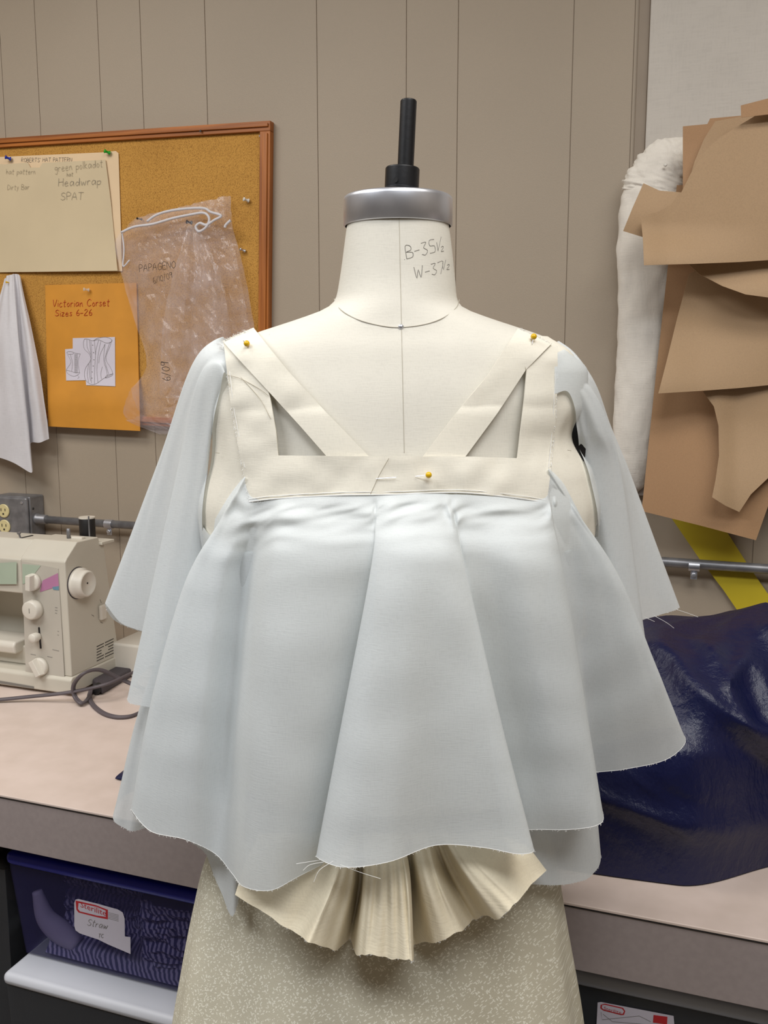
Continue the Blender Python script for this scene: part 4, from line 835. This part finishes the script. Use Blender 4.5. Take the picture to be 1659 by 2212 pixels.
def bagf(u, v):
    x = lerp(-.875, .95, u)
    y0 = 1.15 + .012*math.sin(x*9) + .10*S(-.02, .14, x) + .06*S(.3, .9, x)+.03*S(-.6, -.88, x); y1 = 1.60-.10*S(-.3, -.9, x)
    h = .255*S(-.75, .10, x)*(1-.12*S(.15, .9, x))*(1-.9*S(.75, .95, x))+.05*S(-.90, -.80, x)
    t = math.pi*v; yy = lerp(y0, y1, (1-math.cos(t))/2); hh = h*max(0, math.sin(t))**.62
    f = hh/(.3)*(1-.82*sm((v-.16)/.22))
    n = nz(x*3.2+yy*2, yy*4, 1)*.03 - abs(nz(x*4+hh*5, yy*3-hh*4+x*2, 5))*.10 - abs(nz(x*9+hh*14, yy*7-x*3, 9))*.05 - abs(nz(x*20+hh*22, yy*18-hh*9, 3))*.018+.03
    cr_ = creases(x+.012*nz(x*14, v*9), v)
    return Vector((x, yy+n*f*.5-.03*math.sin(t)*f-cr_*.9, TZ+.002+max(0, hh+n*f+cr_*.5*sm(v*6))))
V, Fc = grid(bagf, 260, 160)
obj('navy_bag', V, Fc, M['bag'], smooth=True, solid=.001, label='large crumpled navy blue coated fabric bundle on the table', cat='bag')
# ================================================================== BINS UNDER THE TABLE
def bin_(x0, x1, y0, y1, z0, z1, lidm, bodym, label, group=None, taper=.018):
    t = thing('storage_bin', Vector(((x0+x1)/2, (y0+y1)/2, z0)), label, 'bin', group)
    lo = [Vector((a, b, z0)) for a, b in ((x0+taper, y0+taper), (x1-taper, y0+taper), (x1-taper, y1-taper), (x0+taper, y1-taper))]
    hi = [Vector((a, b, z1-.02)) for a, b in ((x0+.006, y0+.006), (x1-.006, y0+.006), (x1-.006, y1-.006), (x0+.006, y1-.006))]
    v = lo+hi; obj('bin_body', v, [(0, 3, 2, 1), (0, 1, 5, 4), (1, 2, 6, 5), (2, 3, 7, 6), (3, 0, 4, 7)], bodym, t, bevel=.012, solid=.002)
    obj('lid', *box((x0, y0, z1-.022), (x1, y1, z1)), lidm, t, bevel=.010)
    if lidm is not M['white_lid']: obj('lid_rim', *box((x0+.02, y0+.02, z1-.001), (x1-.02, y1-.02, z1+.006)), lidm, t, bevel=.004)
    return t
yb = 1.105
def onbin(px, py, y): return PY(px, py, y)
zl = PY(200, 1893, yb).z; zw = PY(200, 2150, yb-.03).z
xl = PY(22, 1870, yb).x
lb = bin_(xl-.012, xl+.62, yb, yb+.42, zw+.004, zl+.008, M['blue_plastic'], M['binbody'], 'smoky storage bin with royal blue lid and striped clothes under the table')
low = bin_(xl-.0, xl+.62, yb-.035, yb+.42, .0, zw, M['white_lid'], M['binbody_clear'], 'lower storage bin with rounded white lid carrying the blue-lidded bin')
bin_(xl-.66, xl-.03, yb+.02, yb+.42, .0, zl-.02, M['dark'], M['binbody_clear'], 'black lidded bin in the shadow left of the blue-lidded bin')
# contents: striped clothes and a rolled lilac garment
zb0 = zw+.010; hh_ = zl-zw-.045
cl = grid(lambda u, v: Vector((lerp(xl+.04, xl+.56, u), yb+.024+.006*v+(.035*abs(nz(u*7, v*5, 3))+.015*abs(nz(u*20, v*16, 6)))*min(1, v*5)+.045*sm((.36-u)/.08)*sm((v-.12)/.1), zb0-.002+hh_*.9*v+.02*abs(nz(u*5, 3))*v)), 120, 60)
obj('striped_clothes', *cl, M['stripes'], smooth=True, solid=.002, label='navy and lilac striped clothes folded inside the blue-lidded bin', cat='clothes')
pts = [PY(80, 1925, yb+.036), PY(98, 1980, yb+.036), PY(130, 2012, yb+.038), PY(168, 2040, yb+.038)]
obj('rolled_garment', *tube(pts, .02, 16, 30, rs=[.008, .015, .018, .013]), M['lilac'], smooth=True, label='lilac rolled garment pressed against the front of the blue-lidded bin', cat='clothes')
obj('hidden_back_clothes', *box((xl+.05, yb+.15, zb0), (xl+.55, yb+.38, zb0+hh_*.6)), M['lilac'], bevel=.02, label='folded lilac clothes at the back inside the blue-lidded bin', cat='clothes')
# label on the left bin (front face slopes a little)
def fb(x0, z0, z1, taper=.018):
    def f(px, py, k):
        p = PY(px, py, yb+.01); t = (p.z-z0)/(z1-.02-z0); y = yb+lerp(taper, .006, max(0, min(1, t)))-k; return PY(px, py, y)
    return f
fL = fb(xl, zw+.004, zl+.008)
def flat(pts, f, k0, k1): return prism([f(x, y, k1) for x, y in pts], [f(x, y, k0) for x, y in pts])
Z8 = lambda l: [(x/3.77, 1820+y/3.77) for x, y in l]
obj('label_card', *flat(Z8([(615, 465), (640, 460), (800, 500), (960, 545), (1000, 570), (1015, 620), (1017, 765), (1062, 770), (1063, 908), (880, 830), (800, 790), (650, 740), (615, 715), (605, 680), (605, 490)]), fL, .0005, .0015), M['paper'], lb)
L1 = Z8([(625, 480), (780, 515), (870, 545), (875, 600), (865, 622), (790, 605), (640, 565), (625, 545)])
obj('logo_border', *flat(Z8([(615, 472), (780, 510), (878, 548), (878, 626), (790, 608), (640, 570), (622, 548)]), fL, .0015, .0018), M['red'], lb)
obj('logo_field', *flat(Z8([(640, 492), (790, 525), (860, 555), (862, 605), (790, 595), (650, 560), (635, 540)]), fL, .0018, .0021), M['paper'], lb)
def font_mesh(txt):
    cu = bpy.data.curves.new('txt', 'FONT'); cu.body = txt; cu.extrude = 0; cu.resolution_u = 2; o = bpy.data.objects.new('txt', cu); COL.objects.link(o)
    dg = bpy.context.evaluated_depsgraph_get(); me = bpy.data.meshes.new_from_object(o.evaluated_get(dg)); v = [x.co.copy() for x in me.vertices]; f = [tuple(p.vertices) for p in me.polygons]
    bpy.data.objects.remove(o); bpy.data.meshes.remove(me); w = max(a.x for a in v); return [(a.x/w, a.y/.7) for a in v], f
tv, tf = font_mesh('Sterilite')
obj('logo_lettering', [fL(173+a*56, 1959+a*20-b*12, .0024) for a, b in tv], tf, M['red'], lb)
fk = lambda x, y: fL(x, y, .0018)
obj('handwriting', *join(writing('Straw', 188, 1998, 14, fk, .0004, .22, 1.1), writing('TC', 212, 2025, 8, fk, .0004, .1)), M['pencil'], lb)
obj('small_print', *join(*[tube([fk(234, 1971+i*3.2), fk(256, 1977+i*3.2)], .00025, 3) for i in range(5)]), M['pencil'], lb)
# right bin
ybr = 1.098
xr = PY(1262, 2120, ybr).x; zr = PY(1400, 2132, ybr).z
rb2 = bin_(xr-.25, xr+.75, ybr, ybr+.42, .30, zr, M['grey_plastic'], M['binbody_clear'], 'storage bin with pale grey lid at the right under the table')
obj('dark_contents', *box((xr-.2, ybr+.05, .31), (xr+.7, ybr+.36, zr-.06)), mat('dark_cloth', (40, 40, 44), .9), bevel=.03, label='dark clothes inside the grey-lidded bin', cat='clothes')
low2 = bin_(xr-.25, xr+.75, ybr, ybr+.42, 0, .29, M['grey_plastic'], M['binbody_clear'], 'lower bin under the grey-lidded bin at the right')
fb2 = lambda px, py, k: PY(px, py, ybr+.006-k)
ZR = lambda l: [(1150+x/2.426, 1300+y/2.426) for x, y in l]
obj('label_card', *flat(ZR([(342, 2100), (360, 2097), (740, 2170), (745, 2230), (735, 2300), (335, 2240)]), fb2, .0005, .0014), M['paper'], rb2)
obj('logo_border', *flat(ZR([(358, 2112), (380, 2106), (475, 2128), (487, 2145), (480, 2165), (465, 2166), (372, 2142), (356, 2130)]), fb2, .0014, .0018), M['red'], rb2)
obj('logo_field', *flat(ZR([(366, 2114), (380, 2112), (470, 2133), (480, 2146), (474, 2158), (464, 2160), (374, 2137), (364, 2128)]), fb2, .0018, .0020), M['paper'], rb2)
obj('logo_lettering', [fb2(1304+a*38, 2181+a*10-b*7, .0022) for a, b in tv], tf, M['red'], rb2)
obj('printed_square', *flat(ZR([(635, 2165), (708, 2175), (706, 2215), (632, 2205)]), fb2, .0014, .0018), M['red'], rb2)
obj('label_drawing', *join(*[tube([fb2(x, y, .0016) for x, y in ZR(l)], .0003, 3) for l in ([(360, 2150), (365, 2190), (560, 2170), (620, 2200)], [(370, 2160), (420, 2200), (600, 2215)])]), M['pencil'], rb2)
